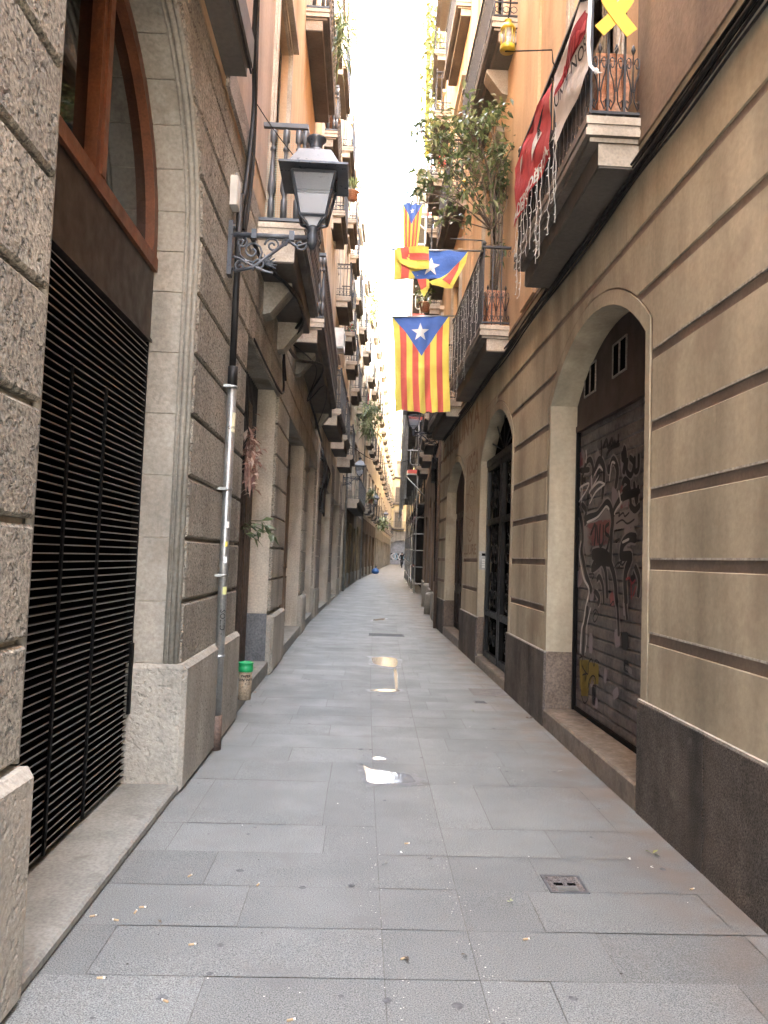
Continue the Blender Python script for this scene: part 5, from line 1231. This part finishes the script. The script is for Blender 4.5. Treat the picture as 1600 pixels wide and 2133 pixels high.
# sprig and dried flowers at the plank door
r_ = random.Random(5); t = thing('leafy_sprig', 'dark green leafy sprig poking out in front of the plank door', 'plant', tuple(AY(505, 1100, 8.6)))
m = MB(); st_ = MB(); rootp = Vector((-1.30, 8.75, 1.82))
for (cx, cy) in ((520, 1095), (535, 1105), (550, 1095), (562, 1110), (528, 1118), (512, 1112), (545, 1085)):
    e = AY(cx, cy, 8.3); st_.tube([tuple(rootp), tuple(rootp.lerp(e, .5)+Vector((0, 0, .05))), tuple(e)], .005, 5)
    for k in range(4):
        dv = Vector((r_.uniform(.1, 1), r_.uniform(-1, .5), r_.uniform(-.8, .5))); leaf(m, e, r_.uniform(.09, .15), .055, r_, r_.choice((0, 0, 1)), .3, dv)
m.build('leaves', LEAF, t, recalc=False); st_.build('stem', STEM, t)
t = thing('dried_bouquet', 'faded pink dried flowers hanging upside down on the door bars', 'flowers', (-1.26, 8.9, 2.9))
m = MB(); 
for k in range(150):
    p_ = Vector((-1.27+abs(r_.gauss(0, .05)), 8.95+r_.gauss(0, .22), 2.72+r_.gauss(0, .17))); leaf(m, p_, r_.uniform(.06, .13), .05, r_, r_.choice((0, 0, 1)), .5)
m.lathe([(.02, -.25), (.05, -.1), (.055, .05), (.02, .2)], (-1.265, 8.95, 2.72), 8, up=2); m.build('petals', [DRY, plain('cream_petals', (.62, .5, .42), .8), plain('mauve_ribbon', (.34, .2, .19), .6)], t, recalc=False)
m = MB()
for k in range(16):
    p_ = Vector((-1.25, 8.85+r_.gauss(0, .12), 2.62)); leaf(m, p_, r_.uniform(.25, .42), .06, r_, r_.choice((0, 1)), .1, Vector((r_.uniform(-.1, .15), r_.uniform(-.3, .3), -1)))
m.build('ribbon_tail', [DRY, MATS['mauve_ribbon']], t, recalc=False)
m = MB()
for k in range(6): m.tube([(-1.27, 8.9+.02*k, 2.7), (-1.26, 8.8+.05*k, 3.0), (-1.27, 8.75+.06*k, 3.3)], .004, 4)
m.build('stem', BARK, t)
m = MB(fA); m.prism([(9.55, 2.45), (9.55, 2.95), (9.95, 2.9), (9.95, 2.45)], -.275, -.262); tag(m.build('card_sign', rough('ochre_card', (.3, .22, .1), streak=.1)), 'ochre card wedged behind the dried flowers at the door bars', 'card')
# paper jar on the doorstep
cj = Vector((-.99, 7.42, .17)); t = thing('takeaway_cup', 'tall brown paper cup with green lid and handwriting on the doorstep', 'cup', tuple(cj))
m = MB(); m.lathe([(.055, 0), (.06, .005), (.064, .26), (.06, .262)], tuple(cj), 24, up=2); m.build('cup', CARD, t)
m = MB(); m.lathe([(.066, .262), (.071, .265), (.071, .305), (.068, .31), (.068, .335), (.073, .34), (.073, .35), (.06, .352), (.058, .335)], tuple(cj), 24, up=2); m.build('lid', GREENP, t)
for body_, zz, sz, off in (('PAPER', .215, .026, .012), ('RAW WITH', .178, .028, .012), ('CO', .145, .026, .035), ('CLEAN', .105, .028, .008), ('C', .055, .045, .018), ('CUP', .018, .022, .012)):
    vs, fs = text_tris(body_, sz*1.25, .012*sz*4); m = MB(); a0 = -1.55
    m.add([(cj.x+(.0572+.0275*(zz+v[1])+.0008)*math.cos(a0+(v[0]+off)/.062), cj.y+(.0572+.0275*(zz+v[1])+.0008)*math.sin(a0+(v[0]+off)/.062), cj.z+zz+v[1]) for v in vs], fs); m.build('handwriting', INK, t, recalc=False)

# ------------------------------------------------------------ scaffolding
t = thing('scaffolding', 'white and grey tube scaffolding with boarded decks standing against the right facade', 'scaffolding', (3.0, 34, gz(34)))
ys_ = [33.4+1.9*i for i in range(11)]
def sx(y): return 2.66+(y-33.4)*.0446
for i, yy in enumerate(ys_):
    for off in ((0, .78, -.5) if i % 2 == 0 else (.78,)):
        x_ = sx(yy)+off-.02; m = MB(); zt_ = 20.2 if off < .5 else 4.5; zb_ = gz(yy) if off >= 0 else 4.2
        m.tube([(x_, yy, zb_), (x_, yy, zt_)], .04, 8); m.box(x_-.09, x_+.09, yy-.09, yy+.09, zb_, zb_+.012); m.build('post', STEELG, t)
lv = [3.95, 5.25, 7.6, 9.9, 12.2, 14.5, 16.8, 19.0]
for zz in lv:
    for a, b in zip(ys_, ys_[1:]):
        m = MB(); o_ = -.5 if zz > 4 else 0; q = [(sx(a)+o_, a), (sx(a)+.8+o_, a), (sx(b)+.8+o_, b), (sx(b)+o_, b)]
        m.add([(x_, y_, zz+h_) for h_ in (0, .05) for x_, y_ in q], [(3, 2, 1, 0), (4, 5, 6, 7), (0, 1, 5, 4), (1, 2, 6, 5), (2, 3, 7, 6), (3, 0, 4, 7)])
        m.build('deck', DECK, t)
for zz in lv[1:]:
    m = MB(); a, b = ys_[0], ys_[-1]
    for h_ in (.5, 1.0): m.tube([(sx(a)-.53, a, zz+h_), (sx(b)-.53, b, zz+h_)], .022, 6)
    for xx in (-.5, .28): m.tube([(sx(a)+xx, a-.3, zz-.06), (sx(b)+xx, b, zz-.06)], .025, 6)
    m.build('guard_rail', STEELW, t)
    m = MB(); y_ = ys_[0]-.05; x0, x1 = sx(a)-.52, sx(a)+.28
    m.box(x0, x1, y_-.01, y_+.02, zz-.02, zz+.04); m.tube([(x0, y_, zz+1.05), (x1, y_, zz+1.05)], .04, 6)
    pts = [(.16, 1.02), (.16, .5), (.22, .42), (.58, .42), (.64, .5), (.64, 1.02)]
    m.tube([(x0+a_, y_, zz+b_) for a_, b_ in pts], .026, 6); m.tube([(x0, y_, zz-.1), (x1, y_, zz-.9)], .03, 6); m.build('guard_frame', STEELW, t)
    m = MB(); m.box(x0+.04, x1-.04, y_-.025, y_-.012, zz+.05, zz+.2); m.build('toe_board', REDW, t)
for k in range(5):
    m = MB(); zz = .5+k*.72
    m.tube([(sx(ys_[0])-.04, ys_[0], zz), (sx(ys_[-1])-.04, ys_[-1], zz+.3)], .022, 6); m.tube([(sx(ys_[0])-.1, ys_[0]-.02, zz), (sx(ys_[0])+.9, ys_[0]-.02, zz)], .022, 6); m.build('ledger', STEELG, t)
for zz in (1.2, 3.4):
    for yy in ys_[:3]: m = MB(); m.tube([(sx(yy)-.02, yy, zz), (sx(yy)-.02, yy, zz+.11)], .04, 8); m.build('red_band', REDW, t)
m = MB(); a, b = ys_[0]+.1, ys_[-1]
m.add([(sx(a)+.5, a, .05), (sx(b)+.5, b, .2), (sx(b)+.5, b, 3.9), (sx(a)+.5, a, 3.9), (sx(a)+.54, a, .05), (sx(b)+.54, b, .2), (sx(b)+.54, b, 3.9), (sx(a)+.54, a, 3.9)], [(0, 1, 2, 3), (7, 6, 5, 4), (0, 4, 5, 1), (2, 6, 7, 3), (0, 3, 7, 4), (1, 5, 6, 2)]); m.build('hoarding', NETD, t)
m = MB(); y_ = ys_[0]-.3; m.add([(sx(a)-.02, y_, 3.78), (sx(a)+.9, y_, 3.92), (sx(b)+.9, b, 4.1), (sx(b)-.02, b, 3.98)]+[(sx(a)-.02, y_, 3.83), (sx(a)+.9, y_, 3.97), (sx(b)+.9, b, 4.15), (sx(b)-.02, b, 4.03)], [(3, 2, 1, 0), (4, 5, 6, 7), (0, 1, 5, 4), (1, 2, 6, 5), (2, 3, 7, 6), (3, 0, 4, 7)]); m.build('canopy', NETD, t)
for i, (px__, py__, py2, yy, lab) in enumerate(((870, 225, 330, 40, 'lower cross shaped rooftop aerial above the scaffolding'), (880, 45, 330, 40, 'higher thin rooftop aerial beside the yellow drape'))):
    A = AY(px__, py__, yy); B = AY(px__-3, py2, yy); t = thing('roof_aerial', lab, 'aerial', (B.x, B.y, B.z))
    m = MB(); m.tube([tuple(B), tuple(A)], .03, 5); m.build('mast', RUST, t)
    m = MB(); m.tube([(A.x-.5, yy, A.z-.28), (A.x+.6, yy, A.z-.28)], .03, 5)
    for q in (-.3, -.1, .15, .4): m.tube([(A.x+q, yy-.25, A.z-.28), (A.x+q, yy+.25, A.z-.28)], .015, 4)
    m.build('cross_arm', RUST, t)
for i, (x_, y_, h_, lab) in enumerate(((2.22, 21.9, .62, 'squat worn stone bollard against the right wall, nearer one'), (2.42, 25.0, .75, 'taller worn stone bollard by the scaffolding'))):
    m = MB(); m.lathe([(.19, 0), (.18, h_*.55), (.16, h_*.8), (.17, h_*.86), (.15, h_*.95), (.08, h_)], (x_, y_, gz(y_)), 14, up=2)
    tag(m.build('stone_bollard', STONEP), lab, 'bollard', 'stone guard posts')

# ------------------------------------------------------------ cyclist and rubbish bag far off
def cyclist(cx, cy):
    g = gz(cy); b = thing('bicycle', 'dark bicycle ridden down the far end of the alley', 'bicycle', (cx, cy, g))
    for dy in (-.52, .52):
        m = MB(); m.tube([(cx, cy+dy+.33*math.cos(k*math.pi/8), g+.34+.33*math.sin(k*math.pi/8)) for k in range(17)], .018, 6); w1 = m.build('wheel', RUBBER, b)
        m = MB()
        for k in range(8): m.tube([(cx, cy+dy, g+.34), (cx, cy+dy+.32*math.cos(k*.785), g+.34+.32*math.sin(k*.785))], .003, 4)
        m.build('spokes', GALV, w1)
    m = MB()
    for a_, c_ in (((-.52, .34), (-.4, .85)), ((-.4, .85), (-.43, 1.0)), ((-.42, .78), (.12, .82)), ((-.44, .72), (0, .32)), ((0, .32), (.15, .92)), ((0, .32), (.52, .34)), ((.52, .34), (.12, .82))): m.tube([(cx, cy+a_[0], g+a_[1]), (cx, cy+c_[0], g+c_[1])], .017, 6)
    m.build('frame', IRON, b)
    m = MB(); m.tube([(cx-.28, cy-.36, g+1.02), (cx, cy-.44, g+1.0), (cx+.28, cy-.36, g+1.02)], .014, 6); m.build('handlebar', IRON, b)
    m = MB(); m.tube([(cx, cy+.0, g+.93), (cx, cy+.15, g+.95), (cx, cy+.28, g+.96)], [.03, .06, .08], 8); m.build('saddle', RUBBER, b)
    pt = thing('person', 'person in dark clothing riding a bicycle towards the camera far away', 'person', (cx, cy, g))
    J = {'pel': (0, .16, 1.0, .13), 'sp': (0, .06, 1.2, .12), 'ch': (0, -.04, 1.42, .14), 'nk': (0, -.09, 1.56, .055), 'hd': (0, -.12, 1.66, .085), 'ht': (0, -.12, 1.77, .07)}
    E_ = [('pel', 'sp'), ('sp', 'ch'), ('ch', 'nk'), ('nk', 'hd'), ('hd', 'ht')]
    for s_, n in ((-1, 'l'), (1, 'r')):
        up_ = .12 if s_ > 0 else -.06
        J.update({'sh'+n: (s_*.19, -.05, 1.45, .06), 'el'+n: (s_*.28, -.2, 1.22, .045), 'wr'+n: (s_*.27, -.34, 1.05, .032), 'hp'+n: (s_*.1, .14, .96, .095), 'kn'+n: (s_*.12, -.2, .78+up_, .065), 'an'+n: (s_*.1, -.05, .36+up_, .045), 'to'+n: (s_*.1, -.2, .31+up_, .035)})
        E_ += [('ch', 'sh'+n), ('sh'+n, 'el'+n), ('el'+n, 'wr'+n), ('pel', 'hp'+n), ('hp'+n, 'kn'+n), ('kn'+n, 'an'+n), ('an'+n, 'to'+n)]
        for q in range(5):
            J['f%s%d' % (n, q)] = (s_*(.235+.018*q), -.41+.006*abs(q-2), 1.035, .008); E_.append(('wr'+n, 'f%s%d' % (n, q)))
    keys = list(J); me = bpy.data.meshes.new('person'); me.from_pydata([J[k][:3] for k in keys], [(keys.index(a), keys.index(c_)) for a, c_ in E_], [])
    o = bpy.data.objects.new('body', me); C.objects.link(o); md = o.modifiers.new('skin', 'SKIN'); md.use_smooth_shade = True
    for i, k in enumerate(keys): me.skin_vertices[0].data[i].radius = (J[k][3], J[k][3])
    me.skin_vertices[0].data[0].use_root = True; o.modifiers.new('sub', 'SUBSURF').levels = 1
    dg = bpy.context.evaluated_depsgraph_get(); me2 = bpy.data.meshes.new_from_object(o.evaluated_get(dg)); bpy.data.objects.remove(o)
    me2.materials.clear(); me2.materials.append(DARKC); me2.materials.append(SKIN)
    for pl in me2.polygons:
        z_ = pl.center.z; hand = z_ < 1.09 and pl.center.y < -.32
        pl.material_index = 1 if (z_ > 1.54 or hand) else 0; pl.use_smooth = True
    o = bpy.data.objects.new('body', me2); C.objects.link(o); o.parent = pt
    m = MB(); m.lathe([(.088, 1.665), (.094, 1.7), (.088, 1.75), (.05, 1.785)], (cx, cy-.1, g), 12, up=2); m.build('hair', INK, pt)
    m = MB()
    for s_ in (-1, 1): m.lathe([(.004, -.008), (.01, 0), (.004, .008)], (cx+s_*.03, cy-.2, g+1.675), 6, up=2)
    m.build('eye', INK, pt)
    m = MB(); m.tube([(cx, cy-.2, g+1.67), (cx, cy-.222, g+1.64), (cx, cy-.205, g+1.63)], [.008, .014, .008], 6); m.build('nose', SKIN, pt)
cyclist(5.5, 88.5)
t = thing('rubbish_bag', 'blue plastic rubbish bag slumped against the left wall far down the alley', 'rubbish bag', (1.7, 61, gz(61)))
m = MB(); nn = 12
prof = [(.16, 0), (.27, .06), (.29, .2), (.24, .34), (.1, .44), (.05, .48)]; vs = []; r_ = random.Random(2)
for r0, h_ in prof:
    for k in range(nn): q = r0*r_.uniform(.85, 1.12); vs.append((1.72+q*math.cos(k*6.283/nn), 61+q*math.sin(k*6.283/nn), gz(61)+h_*r_.uniform(.96, 1.04)))
m.add(vs, [(i*nn+k, i*nn+(k+1) % nn, (i+1)*nn+(k+1) % nn, (i+1)*nn+k) for i in range(5) for k in range(nn)]+[tuple(5*nn+k for k in range(nn))], 0, True); m.build('bag', BLUEBAG, t)
m = MB(); m.tube([(1.72, 61, gz(61)+.46), (1.75, 61, gz(61)+.54), (1.82, 61, gz(61)+.58)], [.04, .03, .06], 6); m.build('tied_neck', BLUEBAG, t)

# ------------------------------------------------------------ on the paving: water, covers, litter
WATER = plain('puddle_water', (.19, .195, .195), .015, spec=.5, ior=1.33)
_n = WATER.node_tree; _z = _n.nodes.new('ShaderNodeTexNoise'); _z.inputs['Scale'].default_value = 45; _n.links.new(_n.nodes.new('ShaderNodeTexCoord').outputs['Object'], _z.inputs['Vector'])
_b = _n.nodes.new('ShaderNodeBump'); _b.inputs['Strength'].default_value = .12; _b.inputs['Distance'].default_value = .01; _n.links.new(_z.outputs['Fac'], _b.inputs['Height']); _n.links.new(_b.outputs[0], _n.nodes['Principled BSDF'].inputs['Normal'])
WET = rough('wet_stone', (.15, .155, .155), ns=3, fs=160, bump=.3, streak=0, ro=.4)
def puddle(pts, z=.003, halo=True):
    if halo:
        q0 = [AZ(*p_) for p_ in pts]; c0 = sum(q0, Vector())/len(q0); rr = random.Random(len(pts)); P = smooth(q0+[q0[0]], 5)[:-1]; m = MB(); n = len(P)
        m.add([(c0.x+(p_.x-c0.x)*k, c0.y+(p_.y-c0.y)*k, .0026) for p_ in P for k in (rr.uniform(1.12, 1.5),)]+[(c0.x, c0.y, .0026)], [(i, (i+1) % n, n) for i in range(n)])
        tag(m.build('damp_paving', WET, recalc=False), kind='structure')
    P = smooth([AZ(*p_) for p_ in pts]+[AZ(*pts[0])], 6)[:-1]; m = MB(); n = len(P); cx = sum((p_ for p_ in P), Vector())/n
    m.add([(p_.x, p_.y, z) for p_ in P]+[(cx.x, cx.y, z)], [(i, (i+1) % n, n) for i in range(n)])
    tag(m.build('puddle', WATER, recalc=False), kind='structure')
puddle([(755, 1593), (766, 1600), (775, 1603), (800, 1607), (848, 1613), (862, 1624), (862, 1630), (815, 1632), (768, 1630), (762, 1610)])
puddle([(776, 1578), (790, 1577), (805, 1582), (780, 1583)])
puddle([(774, 1370), (800, 1369), (826, 1373), (826, 1388), (812, 1389), (780, 1383)])
puddle([(772, 1437), (800, 1436), (830, 1437), (826, 1441), (776, 1440)]); puddle([(820, 1395), (826, 1396), (829, 1434), (824, 1434)])
puddle([(778, 1290), (800, 1288), (800, 1291), (779, 1293)]); puddle([(779, 1281), (803, 1283), (803, 1285), (780, 1284)])
def cover(label, x0, x1, y0, y1, kind):
    t = thing('utility_cover', label, 'cover', ((x0+x1)/2, (y0+y1)/2, 0)); m = MB(); e = .014
    for a, b, c, d in ((x0, x1, y0, y0+e), (x0, x1, y1-e, y1), (x0, x0+e, y0+e, y1-e), (x1-e, x1, y0+e, y1-e)): m.box(a, b, c, d, -.004, .004)
    m.build('frame', GREYIRON, t); m = MB(); m.box(x0+e, x1-e, y0+e, y1-e, -.004, .002)
    if kind == 1:
        r_ = random.Random(4)
        for k in range(110):
            a, b = r_.uniform(x0+.02, x1-.03), r_.uniform(y0+.075, y1-.025); q = r_.uniform(.003, .007); m.box(a, a+q, b, b+q*.8, .002, .0045)
        m.build('lid', rough('cover_lid', (.17, .15, .14), ns=30, fs=200, bump=.3, streak=0, grain=.5), t)
        xm = (x0+x1)/2; m = MB(); m.box(xm-.055, xm-.012, y0+.085, y0+.105, .002, .006); m.build('lifting_slot', BLACK, t); m = MB(); m.box(xm+.012, xm+.05, y0+.085, y0+.105, .002, .006); m.build('lifting_slot', BLACK, t)
        m = MB(); m.box(xm-.05, xm+.05, y0+.022, y0+.07, .002, .0046); m.build('name_plate', GALV, t)
    else:
        for k in range(int((x1-x0)/.03)): m.box(x0+.02+k*.03, x0+.034+k*.03, y0+.02, y1-.02, .002, .005)
        m.build('lid', RUST if kind else MATS.get('cast_cover') or rough('cast_cover', (.12, .12, .12), ns=20, fs=90, bump=.3, streak=0, ro=.8, spec=.2), t)
cover('square speckled utility cover in the near paving on the right', .985, 1.175, 3.695, 3.9, 1)
cover('small slotted cover by the right wall near the iron street door', 1.38, 1.52, 8.5, 8.63, 0)
cover('wide drain grate across the middle gutter', .34, 1.06, 15.45, 15.95, 0)
mm_ = MB(); mm_.box(1.45, 1.95, 9.0, 9.45, -.004, .0025); tag(mm_.build('paving_patch', rough('brown_cover', (.2, .18, .165), ns=8, fs=90, streak=0)), kind='structure')
BUT = [(187, 1909, .5, 'cigarette butt at the left kerb, nearest the louvred gate'), (247, 1917, 2.9, 'cigarette butt left of centre lying flat by a slab joint'), (290, 1890, .2, 'upper butt of the pair near the left kerb'), (280, 1902, 1.5, 'lower butt of the pair near the left kerb'), (392, 1826, 1.1, 'cigarette butt standing out on the slab right of the kerb, mid left'), (535, 1845, 1.3, 'short butt alone on a middle left slab'), (393, 1968, .3, 'pale butt alone in the centre of a near left slab'), (202, 2037, .1, 'longest butt at the near left corner'), (350, 2087, 2.6, 'burnt butt closest to the bottom left'), (598, 2126, .4, 'crushed butt at the bottom edge of the view'), (835, 1998, .6, 'butt beside dark crumbs near the middle gutter'), (1090, 1957, .3, 'butt on the near right slab'), (1438, 1853, .5, 'butt by the dark plinth on the right'), (843, 1757, .2, 'small butt in the middle gutter strip')]
for px__, py__, an, lab in BUT:
    p0 = AZ(px__, py__, .004); t = thing('cigarette_butt', lab, 'cigarette butt', (p0.x, p0.y, 0), 'cigarette butts dropped on the paving')
    d = Vector((math.cos(an), math.sin(an), 0)); m = MB(); m.tube([tuple(p0), tuple(p0+d*.021)], .004, 7); m.build('filter', FILTER, t)
    m = MB(); m.tube([tuple(p0+d*.021), tuple(p0+d*.03)], [.004, .0036], 7); m.build('paper', PAPER, t)
    m = MB(); m.tube([tuple(p0+d*.03), tuple(p0+d*.034)], [.0036, .002], 6); m.build('burnt_tip', ASH, t)
r_ = random.Random(12)
LIT = [(1362, 1780, 'fallen_leaf', 'crumpled yellowish leaf on the right paving', LEAFY, .03), (973, 1990, 'fallen_leaf', 'dark shrivelled leaf in front of the right slab joint', BARK, .016), (850, 1998, 'fallen_leaf', 'dark crumbs beside a butt in the gutter strip', BARK, .016), (340, 1922, 'fallen_leaf', 'dark scrap of leaf by the left slabs', BARK, .014), (1315, 1792, 'paper_scrap', 'white paper sliver near the yellowish leaf', PAPER, .016), (1357, 1808, 'paper_scrap', 'small white scrap nearest the dark plinth', PAPER, .011), (838, 1778, 'paper_scrap', 'white sliver in the gutter strip near a small butt', PAPER, .012), (800, 1802, 'fallen_leaf', 'grey withered leaf left of the gutter strip', STEP, .018), (1063, 1880, 'fallen_leaf', 'small pale green leaf under the utility cover', LEAF[2], .014), (1165, 1607, 'paper_scrap', 'blue white scrap by the brown step', PAPER, .014), (985, 1482, 'fallen_leaf', 'tiny ochre leaf near the slotted cover', LEAFY, .02), (1103, 1497, 'fallen_leaf', 'dark clot beside the right plinth', BARK, .03), (530, 1443, 'fallen_leaf', 'reddish scrap before the plank door step', TERRA, .02), (1195, 1572, 'paper_scrap', 'crumpled grey wrapper at the brown marble step', GALV, .03)]
for px__, py__, nm, lab, mt, s_ in LIT:
    p0 = AZ(px__, py__, .004); m = MB()
    for k in range(3): leaf(m, p0+Vector((r_.uniform(-.4, .4)*s_, r_.uniform(-.3, .3)*s_, .002+.002*k)), s_*1.6, s_*.8, r_, 0, .05, Vector((r_.uniform(-1, 1), r_.uniform(-1, 1), .15)))
    tag(m.build(nm, mt, recalc=False), lab, 'leaf' if nm == 'fallen_leaf' else 'paper scrap', 'litter on the paving')
sp_ = MB()
for k in range(150):
    y_ = 2.6+r_.random()**1.3*3.2; x_ = r_.choice((.15, .5, .49, .14))+r_.gauss(0, .035)+(.06 if y_ < 3.2 else 0); q = r_.uniform(.001, .0032); sp_.add([(x_+q*math.cos(a)*r_.uniform(.6, 1.6), y_+q*math.sin(a), .0032) for a in (0, 1.3, 2.5, 3.8, 5)], [(0, 1, 2, 3, 4)], 0)
for k in range(90):
    x_ = r_.uniform(-1.0, 1.85); y_ = 2.6+r_.random()**1.6*14; q = r_.uniform(.002, .007); sp_.add([(x_+q*math.cos(a)*r_.uniform(.6, 1.2), y_+q*math.sin(a), .0035) for a in (0, 1.3, 2.5, 3.8, 5)], [(0, 1, 2, 3, 4)], k % 2)
tag(sp_.build('specks', [PAPER, ASH], recalc=False), kind='stuff', label='tiny pale and dark specks of dirt scattered over the paving', cat='dirt')
gm = MB()
for k in range(70):
    x_ = r_.uniform(-1.0, 1.8); y_ = 2.5+r_.random()**1.5*12; q = r_.uniform(.008, .022); gm.add([(x_+q*math.cos(a)*r_.uniform(.7, 1.2), y_+q*math.sin(a)*r_.uniform(.8, 1.1), .0025) for a in [i*.7 for i in range(9)]], [tuple(range(9))])
tag(gm.build('chewing_gum', rough('trodden_gum', (.15, .15, .152), streak=0), recalc=False), kind='stuff', label='dark trodden chewing gum spots scattered over the paving', cat='gum spots')
# netting behind the near baluster railing
nt_ = MB(fA); x_ = .06
k = 0
while x_ < .42: nt_.tube([(7.6, 4.92, x_), (7.6, 5.82, x_)], .0012, 3); x_ += .022
z_ = 4.92
while z_ < 5.83: nt_.tube([(7.6, z_, .05), (7.6, z_, .42)], .0012, 3); nt_.tube([(7.6, z_, .405), (10.04, z_, .405)], .0012, 3); z_ += .024
y_ = 7.6
while y_ < 10.04: nt_.tube([(y_, 4.92, .405), (y_, 5.82, .405)], .0012, 3); y_ += .024
tag(nt_.build('balcony_netting', plain('pale_green_net', (.4, .45, .36), .7), recalc=False), 'pale green netting tied inside the near baluster railing', 'netting')

# ------------------------------------------------------------ washing and cooling boxes on the far balconies
r_ = random.Random(31)
LA_ = [(fB, 24.2, 9.55, .5, 'white and blue washing hung from the balcony past the upper baluster one', [(.6, .6, .58), (.2, .28, .4), (.6, .58, .5)]), (fC, 40.2, 9.3, .56, 'red and white washing hung on a far left balcony above the palm-like plant', [(.5, .12, .1), (.62, .62, .6)]), (fB, 27.6, 13.7, .4, 'pale sheets hung from the high left balcony', [(.65, .63, .58), (.5, .5, .55)])]
for f_, yy, zz, d_, lab, cols in LA_:
    t = thing('washing', lab, 'washing', f_(yy, zz, d_))
    m = MB(f_); m.tube([(yy-.9, zz+.75, d_), (yy+.9, zz+.75, d_)], .005, 4); m.build('washing_line', CABLE, t)
    for i, cc in enumerate(cols*2):
        a = yy-.85+i*.32; m = MB(f_); n = 6; h_ = r_.uniform(.5, .85)
        m.add([(a+.27*u/n, zz+.75-h_*v/n, d_+.03*math.sin(u*2.1+v+i)) for v in range(n+1) for u in range(n+1)], [(j*(n+1)+k, j*(n+1)+k+1, (j+1)*(n+1)+k+1, (j+1)*(n+1)+k) for j in range(n) for k in range(n)], 0, True)
        m.build('garment', MATS.get('garment_%.2f_%.2f' % cc[:2]) or cloth('garment_%.2f_%.2f' % cc[:2], cc), t, recalc=False)
for f_, yy, zz, lab in ((fB, 22.6, 7.7, 'white cooling box on the wall above the first of three small balconies'), (fS, 24.2, 8.2, 'white cooling box on the red orange facade behind the flags')):
    t = thing('cooling_unit', lab, 'air conditioner', f_(yy, zz, .2)); m = MB(f_); m.prism([(yy-.4, zz), (yy-.4, zz+.55), (yy+.4, zz+.55), (yy+.4, zz)], .06, .34, 0, .02); m.build('casing', WHITEP, t)
    m = MB(f_); m.prism([(yy-.1+.2*math.cos(k*.52), zz+.275+.2*math.sin(k*.52)) for k in range(12)], .34, .346); m.build('fan_grille', CABLE, t)
    m = MB(f_); m.box(yy-.35, yy-.3, zz-.04, zz, 0, .34); m.box(yy+.3, yy+.35, zz-.04, zz, 0, .34); m.build('bracket', GALV, t)
